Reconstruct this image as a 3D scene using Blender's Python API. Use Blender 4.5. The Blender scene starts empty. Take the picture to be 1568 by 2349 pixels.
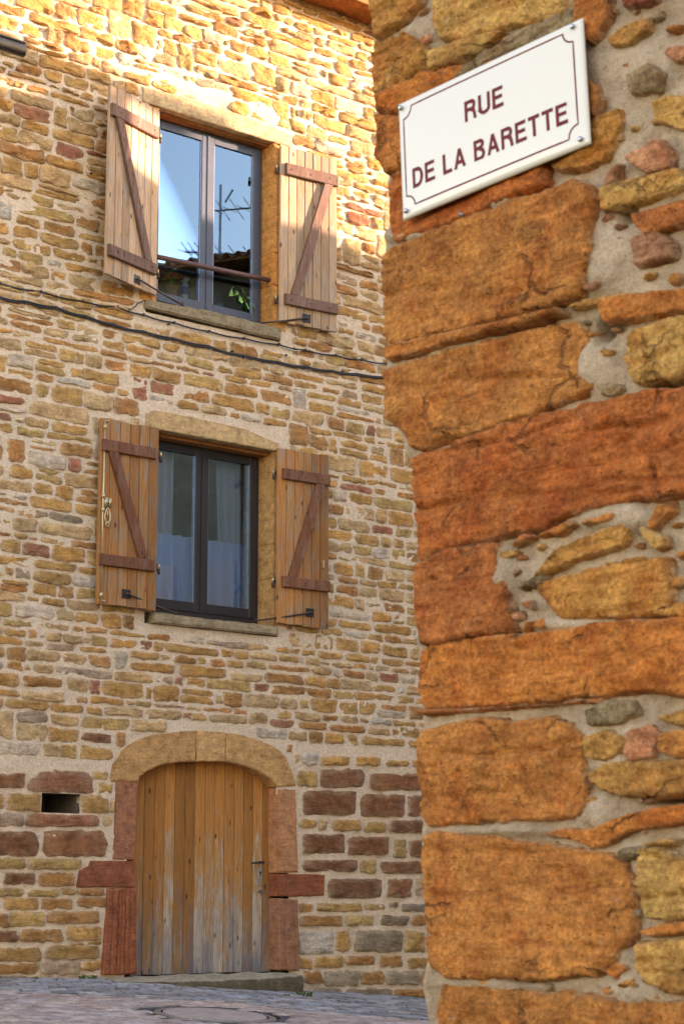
import bpy, bmesh, math, random
import numpy as np
from mathutils import Vector, Matrix, noise, geometry
R = math.radians
scene = bpy.context.scene
COL = scene.collection

# ------------------------------------------------------------------ camera
EYE = 1.58
FPX, CX, CY = 4568.0, 784.0, 1174.5            # focal length in pixels of a 1568 x 2349 view of the photograph
TILT = math.atan2(2075 - CY, FPX)
cam = bpy.data.cameras.new('camera'); camo = bpy.data.objects.new('camera', cam); COL.objects.link(camo)
cam.sensor_fit = 'VERTICAL'; cam.sensor_height = 36; cam.sensor_width = 24
cam.lens = FPX / 2349 * 36
camo.location = (0, 0, EYE); camo.rotation_euler = (R(90) + TILT, 0, 0)
cam.clip_end = 500; cam.clip_start = .05
cam.dof.use_dof = True; cam.dof.focus_distance = 16.5; cam.dof.aperture_fstop = 15
scene.camera = camo

# ------------------------------------------------------------------ facade frame, sun
A0 = R(50)
T = Vector((math.sin(A0), math.cos(A0), 0)); NF = Vector((math.cos(A0), -math.sin(A0), 0))
P0 = Vector((-1.2092, 17.5978, EYE - .5784))   # middle of the cellar door's sill
FM = Matrix(((T.x, -NF.x, 0, P0.x), (T.y, -NF.y, 0, P0.y), (0, 0, 1, P0.z), (0, 0, 0, 1)))
SUN_EL, SUN_AZ = R(10), R(63)
SD = NF * math.cos(SUN_AZ) + T * math.sin(SUN_AZ)   # horizontal direction towards the sun
QD = Vector((-SD.y, SD.x, 0))
to_sun = SD * math.cos(SUN_EL) + Vector((0, 0, math.sin(SUN_EL)))

# ------------------------------------------------------------------ world, sun, exposure
w = bpy.data.worlds.new('World'); scene.world = w; w.use_nodes = True
wn = w.node_tree; bg = wn.nodes['Background']
sky = wn.nodes.new('ShaderNodeTexSky'); sky.sky_type = 'NISHITA'; sky.sun_disc = False
sky.sun_elevation = SUN_EL; sky.sun_rotation = math.atan2(SD.x, SD.y)
sky.air_density = 1.0; sky.dust_density = .3; sky.ozone_density = 1.6
wn.links.new(sky.outputs[0], bg.inputs[0]); bg.inputs[1].default_value = .15
sl = bpy.data.lights.new('sun', 'SUN'); so = bpy.data.objects.new('sun', sl); COL.objects.link(so)
sl.energy = 2.6; sl.angle = R(.53); sl.color = (1, .86, .74)
so.rotation_euler = to_sun.to_track_quat('Z', 'Y').to_euler()
vs = scene.view_settings
vs.view_transform = 'Standard'; vs.look = 'None'; vs.gamma = 1; vs.exposure = 2.94
vs.use_white_balance = True; vs.white_balance_temperature = 9000; vs.white_balance_tint = 34

# ------------------------------------------------------------------ pixel -> plane helpers
def ray(x, y):
    dx, dy, dz = x - CX, FPX, CY - y
    c, s = math.cos(TILT), math.sin(TILT)
    return Vector((dx, dy * c - dz * s, dy * s + dz * c))
CAMP = Vector((0, 0, EYE))
def F(x, y, off=0):                            # pixel -> (u, v) on the facade, off metres in front of it
    r = ray(x, y); k = (P0 + NF * off - CAMP).dot(NF) / r.dot(NF); p = CAMP + r * k - P0
    return p.dot(T), p.z
def proj(p):
    d = p - CAMP; c, s = math.cos(TILT), math.sin(TILT)
    yy = d.y * c + d.z * s; zz = -d.y * s + d.z * c
    return CX + FPX * d.x / yy, CY - FPX * zz / yy
AW = R(43)
TW = Vector((math.sin(AW), -math.cos(AW), 0)); YW = Vector((math.cos(AW), math.sin(AW), 0))
SIGN_C = Vector((.2956, 3.7582, EYE + 1.5337))
P1 = SIGN_C + YW * .055
P1.z = 0
WM = Matrix(((TW.x, YW.x, 0, P1.x), (TW.y, YW.y, 0, P1.y), (0, 0, 1, 0), (0, 0, 0, 1)))
def Wl(x, y, off=0):                           # pixel -> (s, z) on the corner house's wall
    r = ray(x, y); n = -YW; k = (P1 + n * off - CAMP).dot(n) / r.dot(n); p = CAMP + r * k
    return (p - P1).dot(TW), p.z
z1 = lambda x, y: (x * .5617, y * .5617)
z3 = lambda x, y: (x * .6202, 917.4 + y * .6202)
z4 = lambda x, y: (x * .6319, 1431.2 + y * .6319)
z5 = lambda x, y: (x * .6319, 1798.2 + y * .6319)
z7b = lambda x, y: (x * .2340, 1743.1 + y * .2340)
z8b = lambda x, y: (642.2 + x * .2655, 1724.8 + y * .2655)
w6 = lambda x, y: (844 + x * .4616, y * .4616)
w7 = lambda x, y: (844 + x * .4616, 789 + y * .4616)
w8 = lambda x, y: (844 + x * .4616, 1541.3 + y * .4616)

# ------------------------------------------------------------------ object helpers
def tag(o, label=None, cat=None, group=None, kind=None):
    for k, v in (('label', label), ('category', cat), ('group', group), ('kind', kind)):
        if v: o[k] = v
    return o
def empty(name, mat=None, parent=None):
    o = bpy.data.objects.new(name, None); COL.objects.link(o); o.empty_display_size = .2
    if parent: o.parent = parent
    if mat is not None: o.matrix_local = mat
    return o
def mesh_obj(name, verts, faces, mat, parent=None, smooth=False, cols=None, fix=True):
    me = bpy.data.meshes.new(name)
    me.from_pydata([tuple(v) for v in verts], [], faces)
    if fix:
        bm = bmesh.new(); bm.from_mesh(me); bmesh.ops.recalc_face_normals(bm, faces=bm.faces); bm.to_mesh(me); bm.free()
    if cols is not None:
        a = me.color_attributes.new('Col', 'FLOAT_COLOR', 'POINT')
        flat = []
        for c in cols: flat += [c[0], c[1], c[2], 1]
        a.data.foreach_set('color', flat)
    if smooth: me.polygons.foreach_set('use_smooth', [True] * len(me.polygons))
    me.materials.append(mat)
    o = bpy.data.objects.new(name, me); COL.objects.link(o)
    if parent: o.parent = parent
    return o
class MB:
    def __init__(s): s.v = []; s.f = []; s.c = []
    def add(s, v, f, col=None):
        b = len(s.v); s.v += [tuple(q) for q in v]; s.f += [tuple(i + b for i in q) for q in f]
        if col is not None: s.c += [col] * len(v)
        return s
    def box(s, x0, x1, y0, y1, z0, z1, fn=None, col=None):
        v = [(x, y, z) for z in (z0, z1) for y in (y0, y1) for x in (x0, x1)]
        if fn: v = [fn(*q) for q in v]
        return s.add(v, [(0, 2, 3, 1), (4, 5, 7, 6), (0, 1, 5, 4), (2, 6, 7, 3), (0, 4, 6, 2), (1, 3, 7, 5)], col)
    def prism(s, prof, z0, z1, fn, col=None):   # prof: (x, o) list
        n = len(prof); v = [fn(x, o, z0) for x, o in prof] + [fn(x, o, z1) for x, o in prof]
        f = [tuple(range(n)), tuple(range(2 * n - 1, n - 1, -1))] + [(i, (i + 1) % n, n + (i + 1) % n, n + i) for i in range(n)]
        return s.add(v, f, col)
    def tube(s, pts, r, n=8, col=None, cap=True):
        pts = [Vector(p) for p in pts]; v = []; f = []
        up = Vector((.13, .27, .95))
        for i, p in enumerate(pts):
            d = (pts[min(i + 1, len(pts) - 1)] - pts[max(i - 1, 0)]).normalized()
            a = d.cross(up)
            if a.length < .2: a = d.cross(Vector((1, 0, 0)))
            a.normalize(); b = d.cross(a)
            rr = r[i] if isinstance(r, (list, tuple)) else r
            for k in range(n):
                t = 2 * math.pi * k / n; v.append(p + (a * math.cos(t) + b * math.sin(t)) * rr)
        for i in range(len(pts) - 1):
            for k in range(n):
                f.append((i * n + k, i * n + (k + 1) % n, (i + 1) * n + (k + 1) % n, (i + 1) * n + k))
        if cap: f += [tuple(range(n)), tuple(range(len(v) - 1, len(v) - n - 1, -1))]
        return s.add(v, f, col)
    def lathe(s, c, prof, n=16, col=None):      # prof: (radius, z)
        v = []; f = []
        for r_, z in prof:
            for k in range(n):
                t = 2 * math.pi * k / n; v.append((c[0] + r_ * math.cos(t), c[1] + r_ * math.sin(t), c[2] + z))
        m = len(prof)
        for i in range(m - 1):
            for k in range(n): f.append((i * n + k, i * n + (k + 1) % n, (i + 1) * n + (k + 1) % n, (i + 1) * n + k))
        f += [tuple(range(n)), tuple(range(m * n - 1, m * n - n - 1, -1))]
        return s.add(v, f, col)
    def build(s, name, mat, parent=None, smooth=False, fix=True):
        return mesh_obj(name, s.v, s.f, mat, parent, smooth, s.c if s.c else None, fix)
def nz(x, y, z): return noise.noise(Vector((x, y, z)))
def fr(x, y, z, o=4): return noise.fractal(Vector((x, y, z)), .9, 2.1, o, noise_basis='PERLIN_ORIGINAL')

# ------------------------------------------------------------------ materials
def mat_new(name):
    m = bpy.data.materials.new(name); m.use_nodes = True
    nt = m.node_tree; nt.nodes.clear()
    return m, nt
def nd(nt, t, props=None, **ins):
    n = nt.nodes.new('ShaderNode' + t)
    for k, v in (props or {}).items(): setattr(n, k, v)
    for k, v in ins.items():
        key = int(k[1:]) if k[0] == 'i' and k[1:].isdigit() else k.replace('_', ' ')
        if isinstance(v, bpy.types.NodeSocket): nt.links.new(v, n.inputs[key])
        else: n.inputs[key].default_value = v
    return n
def mapped(nt, sc, rnd=False):
    tc = nd(nt, 'TexCoord').outputs['Object']
    if rnd:
        oi = nd(nt, 'ObjectInfo').outputs['Random']
        k = nd(nt, 'Math', {'operation': 'MULTIPLY'}, i0=oi, i1=53.0).outputs[0]
        cb = nd(nt, 'CombineXYZ', X=k, Y=k, Z=k).outputs[0]
        tc = nd(nt, 'VectorMath', {'operation': 'ADD'}, i0=tc, i1=cb).outputs[0]
    return nd(nt, 'Mapping', Vector=tc, Scale=sc).outputs[0]
def noi(nt, vec, scale, detail=4, rough=.6, dist=0):
    return nd(nt, 'TexNoise', Vector=vec, Scale=scale, Detail=detail, Roughness=rough, Distortion=dist).outputs['Fac']
def ramp(nt, fac, *st):
    r = nd(nt, 'ValToRGB', Fac=fac); e = r.color_ramp.elements
    while len(e) < len(st): e.new(.5)
    for el, (p, c) in zip(e, st):
        el.position = p; el.color = (c, c, c, 1) if isinstance(c, (int, float)) else (*c, 1)
    return r.outputs[0]
def mix(nt, fac, a, b, bt='MIX'):
    n = nt.nodes.new('ShaderNodeMix'); n.data_type = 'RGBA'; n.blend_type = bt
    for key, v in ((0, fac), (6, a), (7, b)):
        if isinstance(v, bpy.types.NodeSocket): nt.links.new(v, n.inputs[key])
        elif key: n.inputs[key].default_value = (*v, 1)
        else: n.inputs[key].default_value = v
    return n.outputs[2]
def bump(nt, h, strength, dist, normal=None):
    b = nd(nt, 'Bump', Strength=strength, Distance=dist, Height=h)
    if normal: nt.links.new(normal, b.inputs['Normal'])
    return b.outputs[0]
def out(nt, col, rough=.9, normal=None, spec=.25, metal=0):
    p = nd(nt, 'BsdfPrincipled', Base_Color=col if isinstance(col, bpy.types.NodeSocket) else (*col, 1), Roughness=rough, Metallic=metal)
    p.inputs['Specular IOR Level'].default_value = spec
    if normal: nt.links.new(normal, p.inputs['Normal'])
    o = nd(nt, 'OutputMaterial'); nt.links.new(p.outputs[0], o.inputs[0]); return p

def stone_material(name, k=1.0, pits=False, bumpk=1.0, pale=.5):
    m, nt = mat_new(name)
    v = mapped(nt, (k, k, k)); vs_ = mapped(nt, (k * .35, k * .35, k * 1.9))
    base = nd(nt, 'Attribute', {'attribute_name': 'Col'}).outputs['Color']
    big = noi(nt, v, 7, 6, .65); mid = noi(nt, v, 26, 6, .7); fine = noi(nt, v, 110, 3, .7); strata = noi(nt, vs_, 16, 5, .65, .6)
    c = mix(nt, 1, base, ramp(nt, big, (.28, (.62, .56, .5)), (.5, (1, 1, 1)), (.72, (1.3, 1.28, 1.2))), 'MULTIPLY')
    c = mix(nt, .75, c, ramp(nt, mid, (.3, (.66, .60, .55)), (.55, (1.02, 1.02, 1)), (.75, (1.28, 1.25, 1.2))), 'MULTIPLY')
    c = mix(nt, .6, c, ramp(nt, strata, (.34, (.62, .52, .45)), (.5, (1, 1, 1)), (.7, (1.18, 1.15, 1.08))), 'MULTIPLY')
    c = mix(nt, .55, c, ramp(nt, fine, (.3, .62), (.5, 1.0), (.7, 1.25)), 'MULTIPLY')
    if pits:
        c = mix(nt, .55, c, ramp(nt, noi(nt, v, 5.5, 4, .6), (.36, (.8, .52, .40)), (.5, (1, 1, 1)), (.66, (1.12, 1.22, 1.2))), 'MULTIPLY')
    li = ramp(nt, noi(nt, v, 11, 5, .7), (.62, 0), (.74, pale))
    c = mix(nt, li, c, (.50, .44, .34))
    h = nd(nt, 'Math', {'operation': 'ADD'}, i0=mid, i1=nd(nt, 'Math', {'operation': 'MULTIPLY'}, i0=strata, i1=.7).outputs[0]).outputs[0]
    if pits:
        vo = nd(nt, 'TexVoronoi', Vector=mapped(nt, (k, k, k * 1.5)), Scale=26).outputs['Distance']
        sel = noi(nt, v, 9, 2)
        pt = nd(nt, 'Math', {'operation': 'ADD'}, i0=ramp(nt, vo, (.05, 0), (.17, 1)), i1=ramp(nt, sel, (.42, 1), (.56, 0)), ).outputs[0]
        pt = nd(nt, 'Math', {'operation': 'MINIMUM'}, i0=pt, i1=1).outputs[0]
        h = nd(nt, 'Math', {'operation': 'ADD'}, i0=h, i1=pt).outputs[0]
        c = mix(nt, ramp(nt, pt, (0, .65), (1, 0)), c, (.10, .055, .03))
        wv = nd(nt, 'VectorMath', {'operation': 'ADD'}, i0=mapped(nt, (k * .55, k * .55, k)), i1=nd(nt, 'VectorMath', {'operation': 'SCALE'}, i0=nd(nt, 'TexNoise', Vector=v, Scale=6.0, Detail=5.0).outputs['Color'], Scale=.22).outputs[0]).outputs[0]
        ve = nd(nt, 'TexVoronoi', {'feature': 'DISTANCE_TO_EDGE'}, Vector=wv, Scale=2.6).outputs['Distance']
        ck = nd(nt, 'Math', {'operation': 'MAXIMUM'}, i0=ramp(nt, ve, (.006, 0), (.028, 1)), i1=ramp(nt, noi(nt, v, 2.3, 3), (.40, 0), (.48, 1))).outputs[0]
        c = mix(nt, ramp(nt, ck, (0, .5), (1, 0)), c, (.11, .05, .022))
        h = nd(nt, 'Math', {'operation': 'ADD'}, i0=h, i1=ck).outputs[0]
        c = mix(nt, .85, c, ramp(nt, noi(nt, v, 48, 4, .75), (.32, (.55, .48, .42)), (.5, (1, 1, 1)), (.68, (1.45, 1.42, 1.35))), 'MULTIPLY')
    nrm = bump(nt, h, .9 * bumpk, .018 / k)
    nrm = bump(nt, fine, .55 * bumpk, .005 / k, nrm)
    out(nt, c, .92, nrm, .15); return m
def mortar_material(name, c0, c1, k=1.0, speck=.2):
    m, nt = mat_new(name); v = mapped(nt, (k, k, k))
    c = mix(nt, ramp(nt, noi(nt, v, 3.5, 5, .65), (.35, 0), (.65, 1)), c0, c1)
    fine = noi(nt, v, 130, 3, .75); mid = noi(nt, v, 30, 5, .65)
    c = mix(nt, .75, c, ramp(nt, fine, (.3, .58), (.5, 1.08), (.7, 1.35)), 'MULTIPLY')
    c = mix(nt, .5, c, ramp(nt, mid, (.3, .66), (.55, 1.0), (.8, 1.15)), 'MULTIPLY')
    c = mix(nt, ramp(nt, noi(nt, v, 70, 2), (.66, 0), (.72, speck)), c, (.16, .10, .06))
    out(nt, c, .95, bump(nt, fine, .8, .006 / k, bump(nt, mid, 1.0, .02 / k)), .1); return m
def wood_material(name, fresh, worn, grey, wear_lo=.4, wear_hi=.6, door=False):
    m, nt = mat_new(name)
    vg = mapped(nt, (1, 1, .045), True); vb = mapped(nt, (1, 1, .22), True)
    grain = noi(nt, vg, 95, 4, .65, .4); grain2 = noi(nt, vg, 320, 2, .6)
    patch = noi(nt, vb, 11, 5, .7); patch2 = noi(nt, vb, 23, 5, .7)
    if door:
        z = nd(nt, 'SeparateXYZ', Vector=nd(nt, 'TexCoord').outputs['Object']).outputs[2]
        hz = nd(nt, 'MapRange', Value=z); hz.inputs[1].default_value = .0; hz.inputs[2].default_value = 1.75
        hz.inputs[3].default_value = .15; hz.inputs[4].default_value = -.22
        pr_ = nd(nt, 'MapRange', Value=nd(nt, 'ObjectInfo').outputs['Random']); pr_.inputs[3].default_value = -.10; pr_.inputs[4].default_value = .10
        hz = nd(nt, 'Math', {'operation': 'ADD'}, i0=hz.outputs[0], i1=pr_.outputs[0])
        patch = nd(nt, 'Math', {'operation': 'ADD'}, i0=patch, i1=hz.outputs[0]).outputs[0]
        patch2 = nd(nt, 'Math', {'operation': 'ADD'}, i0=patch2, i1=hz.outputs[0]).outputs[0]
    c = mix(nt, ramp(nt, patch, (wear_lo, 0), (wear_hi, 1)), fresh, worn)
    c = mix(nt, ramp(nt, patch2, (.5, 0), (.66, .85)), c, grey)
    pl = nd(nt, 'ObjectInfo').outputs['Random']
    c = mix(nt, .8, c, ramp(nt, pl, (0, .62), (.5, 1.0), (1, 1.3)), 'MULTIPLY')
    c = mix(nt, .8, c, ramp(nt, grain, (.3, .50), (.5, 1.0), (.72, 1.25)), 'MULTIPLY')
    c = mix(nt, .4, c, ramp(nt, grain2, (.3, .6), (.6, 1.15)), 'MULTIPLY')
    kn = nd(nt, 'TexVoronoi', Vector=mapped(nt, (1, 1, .42), True), Scale=10).outputs['Distance']
    c = mix(nt, ramp(nt, kn, (.06, .9), (.15, 0)), c, (.045, .022, .012))
    if door:
        bl = nd(nt, 'Math', {'operation': 'SUBTRACT'}, i0=noi(nt, vb, 6, 4, .6), i1=nd(nt, 'Math', {'operation': 'MULTIPLY'}, i0=z, i1=.26).outputs[0]).outputs[0]
        c = mix(nt, ramp(nt, bl, (.38, 0), (.60, .72)), c, (.10, .115, .14))
    out(nt, c, .75, bump(nt, grain, .5, .004), .25); return m
def simple(name, col, rough=.6, spec=.4, metal=0, sc=30, var=.25, bk=.15, bd=.002):
    m, nt = mat_new(name); v = mapped(nt, (1, 1, 1)); n1 = noi(nt, v, sc, 5, .65); n2 = noi(nt, v, sc * .15, 3)
    c = mix(nt, 1, col, ramp(nt, n1, (.3, 1 - var), (.7, 1 + var)), 'MULTIPLY')
    c = mix(nt, 1, c, ramp(nt, n2, (.3, 1 - var * .7), (.7, 1 + var * .7)), 'MULTIPLY')
    out(nt, c, rough, bump(nt, n1, bk, bd), spec, metal); return m
def glass_material(name):
    m, nt = mat_new(name)
    v = mapped(nt, (1, 1, 1))
    fz = nd(nt, 'Fresnel', IOR=1.52).outputs[0]
    f2 = nd(nt, 'Math', {'operation': 'MULTIPLY', 'use_clamp': True}, i0=fz, i1=3.4).outputs[0]
    t = nd(nt, 'BsdfTransparent', Color=(.96, .97, .97, 1)); g = nd(nt, 'BsdfGlossy', Color=(.45, .78, 1, 1), Roughness=.0)
    mx = nd(nt, 'MixShader', i0=f2, i1=t.outputs[0], i2=g.outputs[0])
    o = nd(nt, 'OutputMaterial'); nt.links.new(mx.outputs[0], o.inputs[0]); return m
def curtain_material(name, col, dens, wavy=False):
    m, nt = mat_new(name); fac = dens
    if wavy:
        wv = nd(nt, 'TexWave', {'bands_direction': 'Z'}, Vector=mapped(nt, (.35, .35, 1)), Scale=8.5, Distortion=3.0, Detail=2).outputs['Fac']
        fac = ramp(nt, wv, (.35, dens * .35), (.8, min(1, dens * 1.5)))
    t = nd(nt, 'BsdfTransparent'); d = nd(nt, 'BsdfDiffuse', Color=(*col, 1)); tr = nd(nt, 'BsdfTranslucent', Color=(*col, 1))
    a = nd(nt, 'MixShader', i0=.2, i1=d.outputs[0], i2=tr.outputs[0])
    b = nd(nt, 'MixShader', i0=fac, i1=t.outputs[0], i2=a.outputs[0])
    o = nd(nt, 'OutputMaterial'); nt.links.new(b.outputs[0], o.inputs[0]); return m

M = {}
M['stone'] = stone_material('rubble_stone', 1.0, False, 1.4)
M['near'] = stone_material('corner_stone', 2.3, True, 1.5, .22)
M['dressed'] = stone_material('dressed_stone', 1.6, False, .8, .25)
M['mortar'] = mortar_material('lime_mortar', (.71, .535, .36), (.78, .605, .43))
M['near_mortar'] = mortar_material('old_mortar', (.30, .215, .135), (.46, .345, .235), 2.2, .9)
M['plank_u'] = wood_material('weathered_plank', (.52, .30, .155), (.50, .335, .205), (.40, .34, .28))
M['plank_l'] = wood_material('oiled_plank', (.42, .155, .040), (.35, .175, .07), (.27, .21, .15), .42, .62)
M['batten_u'] = wood_material('brown_batten', (.17, .085, .055), (.20, .11, .075), (.24, .16, .12))
M['batten_l'] = wood_material('red_batten', (.15, .050, .022), (.20, .075, .035), (.19, .11, .07))
M['door'] = wood_material('door_board', (.46, .18, .044), (.38, .20, .08), (.38, .325, .26), .42, .58, True)
M['frame_u'] = simple('anthracite_frame', (.052, .068, .090), .36, .5, 0, 40, .15, .05)
M['frame_l'] = simple('dark_frame', (.020, .017, .018), .45, .5, 0, 40, .15, .05)
M['glass'] = glass_material('window_glass')
M['sheer'] = curtain_material('sheer_curtain', (.75, .78, .82), .11, True)
M['net'] = curtain_material('net_curtain', (.55, .74, 1.0), 1.0); M['net2'] = curtain_material('side_curtain', (.85, .85, .92), .7)
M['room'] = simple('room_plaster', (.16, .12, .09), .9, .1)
M['iron'] = simple('rusty_iron', (.075, .045, .035), .6, .4, .3, 60, .4, .3)
M['black_iron'] = simple('black_iron', (.022, .021, .022), .5, .5, .3, 60, .3, .2)
M['rail'] = simple('rail_paint', (.12, .055, .045), .5, .4, 0, 50, .25, .15)
M['brass'] = simple('aged_brass', (.55, .43, .24), .4, .5, .7, 80, .25, .1)
M['cable'] = simple('cable_sheath', (.014, .015, .018), .5, .5)
M['white_wire'] = simple('white_wire', (.6, .58, .52), .6, .3)
M['zinc'] = simple('dark_zinc', (.035, .042, .048), .38, .5, .5, 12, .3, .1)
M['eave'] = simple('eave_wood', (.30, .115, .035), .8, .2, 0, 20, .35, .3)
M['tile'] = simple('roof_tile', (.30, .12, .06), .9, .1, 0, 8, .4, .3)
M['lime'] = mortar_material('lime_render', (.46, .37, .26), (.52, .44, .33))
M['old_render'] = mortar_material('old_render', (.17, .12, .08), (.23, .165, .11))
M['sett'] = stone_material('grey_sett', 1.4, False, .6, .3)
M['paver'] = stone_material('pink_paver', 1.4, False, .6, .3)
M['joint'] = mortar_material('sandy_joint', (.04, .045, .025), (.07, .068, .045))
M['asphalt'] = simple('asphalt', (.055, .058, .065), .85, .3, 0, 200, .4, .5, .003)
M['cast_iron'] = simple('cast_iron', (.25, .225, .205), .55, .4, .5, 60, .35, .3)
M['leaf'] = simple('weed_leaf', (.07, .13, .025), .6, .3, 0, 30, .3)
M['leaf_dark'] = simple('houseplant_leaf', (.20, .42, .08), .5, .3, 0, 30, .4)
M['terracotta'] = simple('terracotta', (.42, .15, .06), .8, .2)
M['petal'] = simple('red_petal', (.6, .04, .03), .7, .2)
M['bottle'] = simple('clear_plastic', (.55, .60, .65), .2, .5)
M['blue_label'] = simple('blue_label', (.03, .09, .42), .4, .4)
M['enamel'] = simple('enamel', (.57, .55, .475), .16, .5, 0, 3, .02, .01)
M['maroon'] = simple('maroon_enamel', (.13, .006, .006), .5, .15, 0, 30, .06, .0)
M['worn_lid'] = simple('worn_lid', (.36, .30, .265), .7, .3, .1, 60, .3, .3)
M['worn_steel'] = simple('worn_steel', (.34, .29, .22), .6, .4, .3, 60, .3, .2)
M['bolt'] = simple('bolt_steel', (.35, .38, .42), .3, .5, .9, 60, .2, .1)

# ------------------------------------------------------------------ stone geometry
def resample(poly, n):
    P = [Vector(p) for p in poly]; m = len(P)
    L = [(P[(i + 1) % m] - P[i]).length for i in range(m)]; tot = sum(L)
    res = []
    for i in range(m):
        k = max(1, round(n * L[i] / tot))
        for j in range(k): res.append(P[i].lerp(P[(i + 1) % m], j / k))
    return res
def stone_geo(poly, prot, seed, n=16, back=.05, jag=.006, rough=.35, smooth=1, insets=(.004, .014), rel=(.5,), freq=9, y0=0.0, amp2=0):
    rnd = random.Random(seed)
    P = resample(poly, n); m = len(P)
    for _ in range(smooth):
        P = [P[i] * .6 + (P[i - 1] + P[(i + 1) % m]) * .2 for i in range(m)]
    c = sum(P, Vector((0, 0))) / m
    sx = rnd.uniform(0, 90)
    P = [p + (p - c).normalized() * (jag * (1.3 * nz(p.x * 13 + sx, p.y * 13, 3.1) + .9 * nz(p.x * 34 + sx, p.y * 34, 5.1) + .8 * nz(p.x * 70, p.y * 70 + sx, 9.1))) for p in P]
    V = []; Fc = []
    rings = [([Vector(p) for p in P], y0 + back), ([Vector(p) for p in P], y0 - prot * .15)]
    prev = P
    for d in insets:
        q = [p + (c - p) * min(.42, d / max(1e-4, (c - p).length)) for p in P]
        k = 1 - math.exp(-d / (.35 * insets[-1] + 1e-6)); rings.append((q, y0 - prot * (.25 + .75 * k))); prev = q
    for t in rel: rings.append(([p.lerp(c, t) for p in prev], y0 - prot * 1.02))
    tilt = rnd.uniform(-.25, .25) * prot; tilt2 = rnd.uniform(-.25, .25) * prot
    ex = max(abs(p.x - c.x) for p in P) + 1e-3; ey = max(abs(p.y - c.y) for p in P) + 1e-3
    for ri, (q, y) in enumerate(rings):
        for p in q:
            yy = y
            if ri >= 2:
                yy += tilt * (p.x - c.x) / ex + tilt2 * (p.y - c.y) / ey
                yy += prot * rough * fr(p.x * freq + sx, 1.7, p.y * freq * 1.5, 4) * 1.2
                if amp2: yy += amp2 * fr(p.x * 3 * freq, sx, p.y * 6 * freq, 3)
            V.append((p.x, yy, p.y))
    V.append((c.x, y0 - prot * 1.05 + prot * rough * fr(c.x * freq + sx, 1.7, c.y * freq * 1.5, 4), c.y))
    nr = len(rings)
    for r_ in range(nr - 1):
        for i in range(m):
            j = (i + 1) % m; Fc.append((r_ * m + i, r_ * m + j, (r_ + 1) * m + j, (r_ + 1) * m + i))
    for i in range(m): Fc.append(((nr - 1) * m + i, (nr - 1) * m + (i + 1) % m, nr * m))
    return V, Fc
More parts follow.
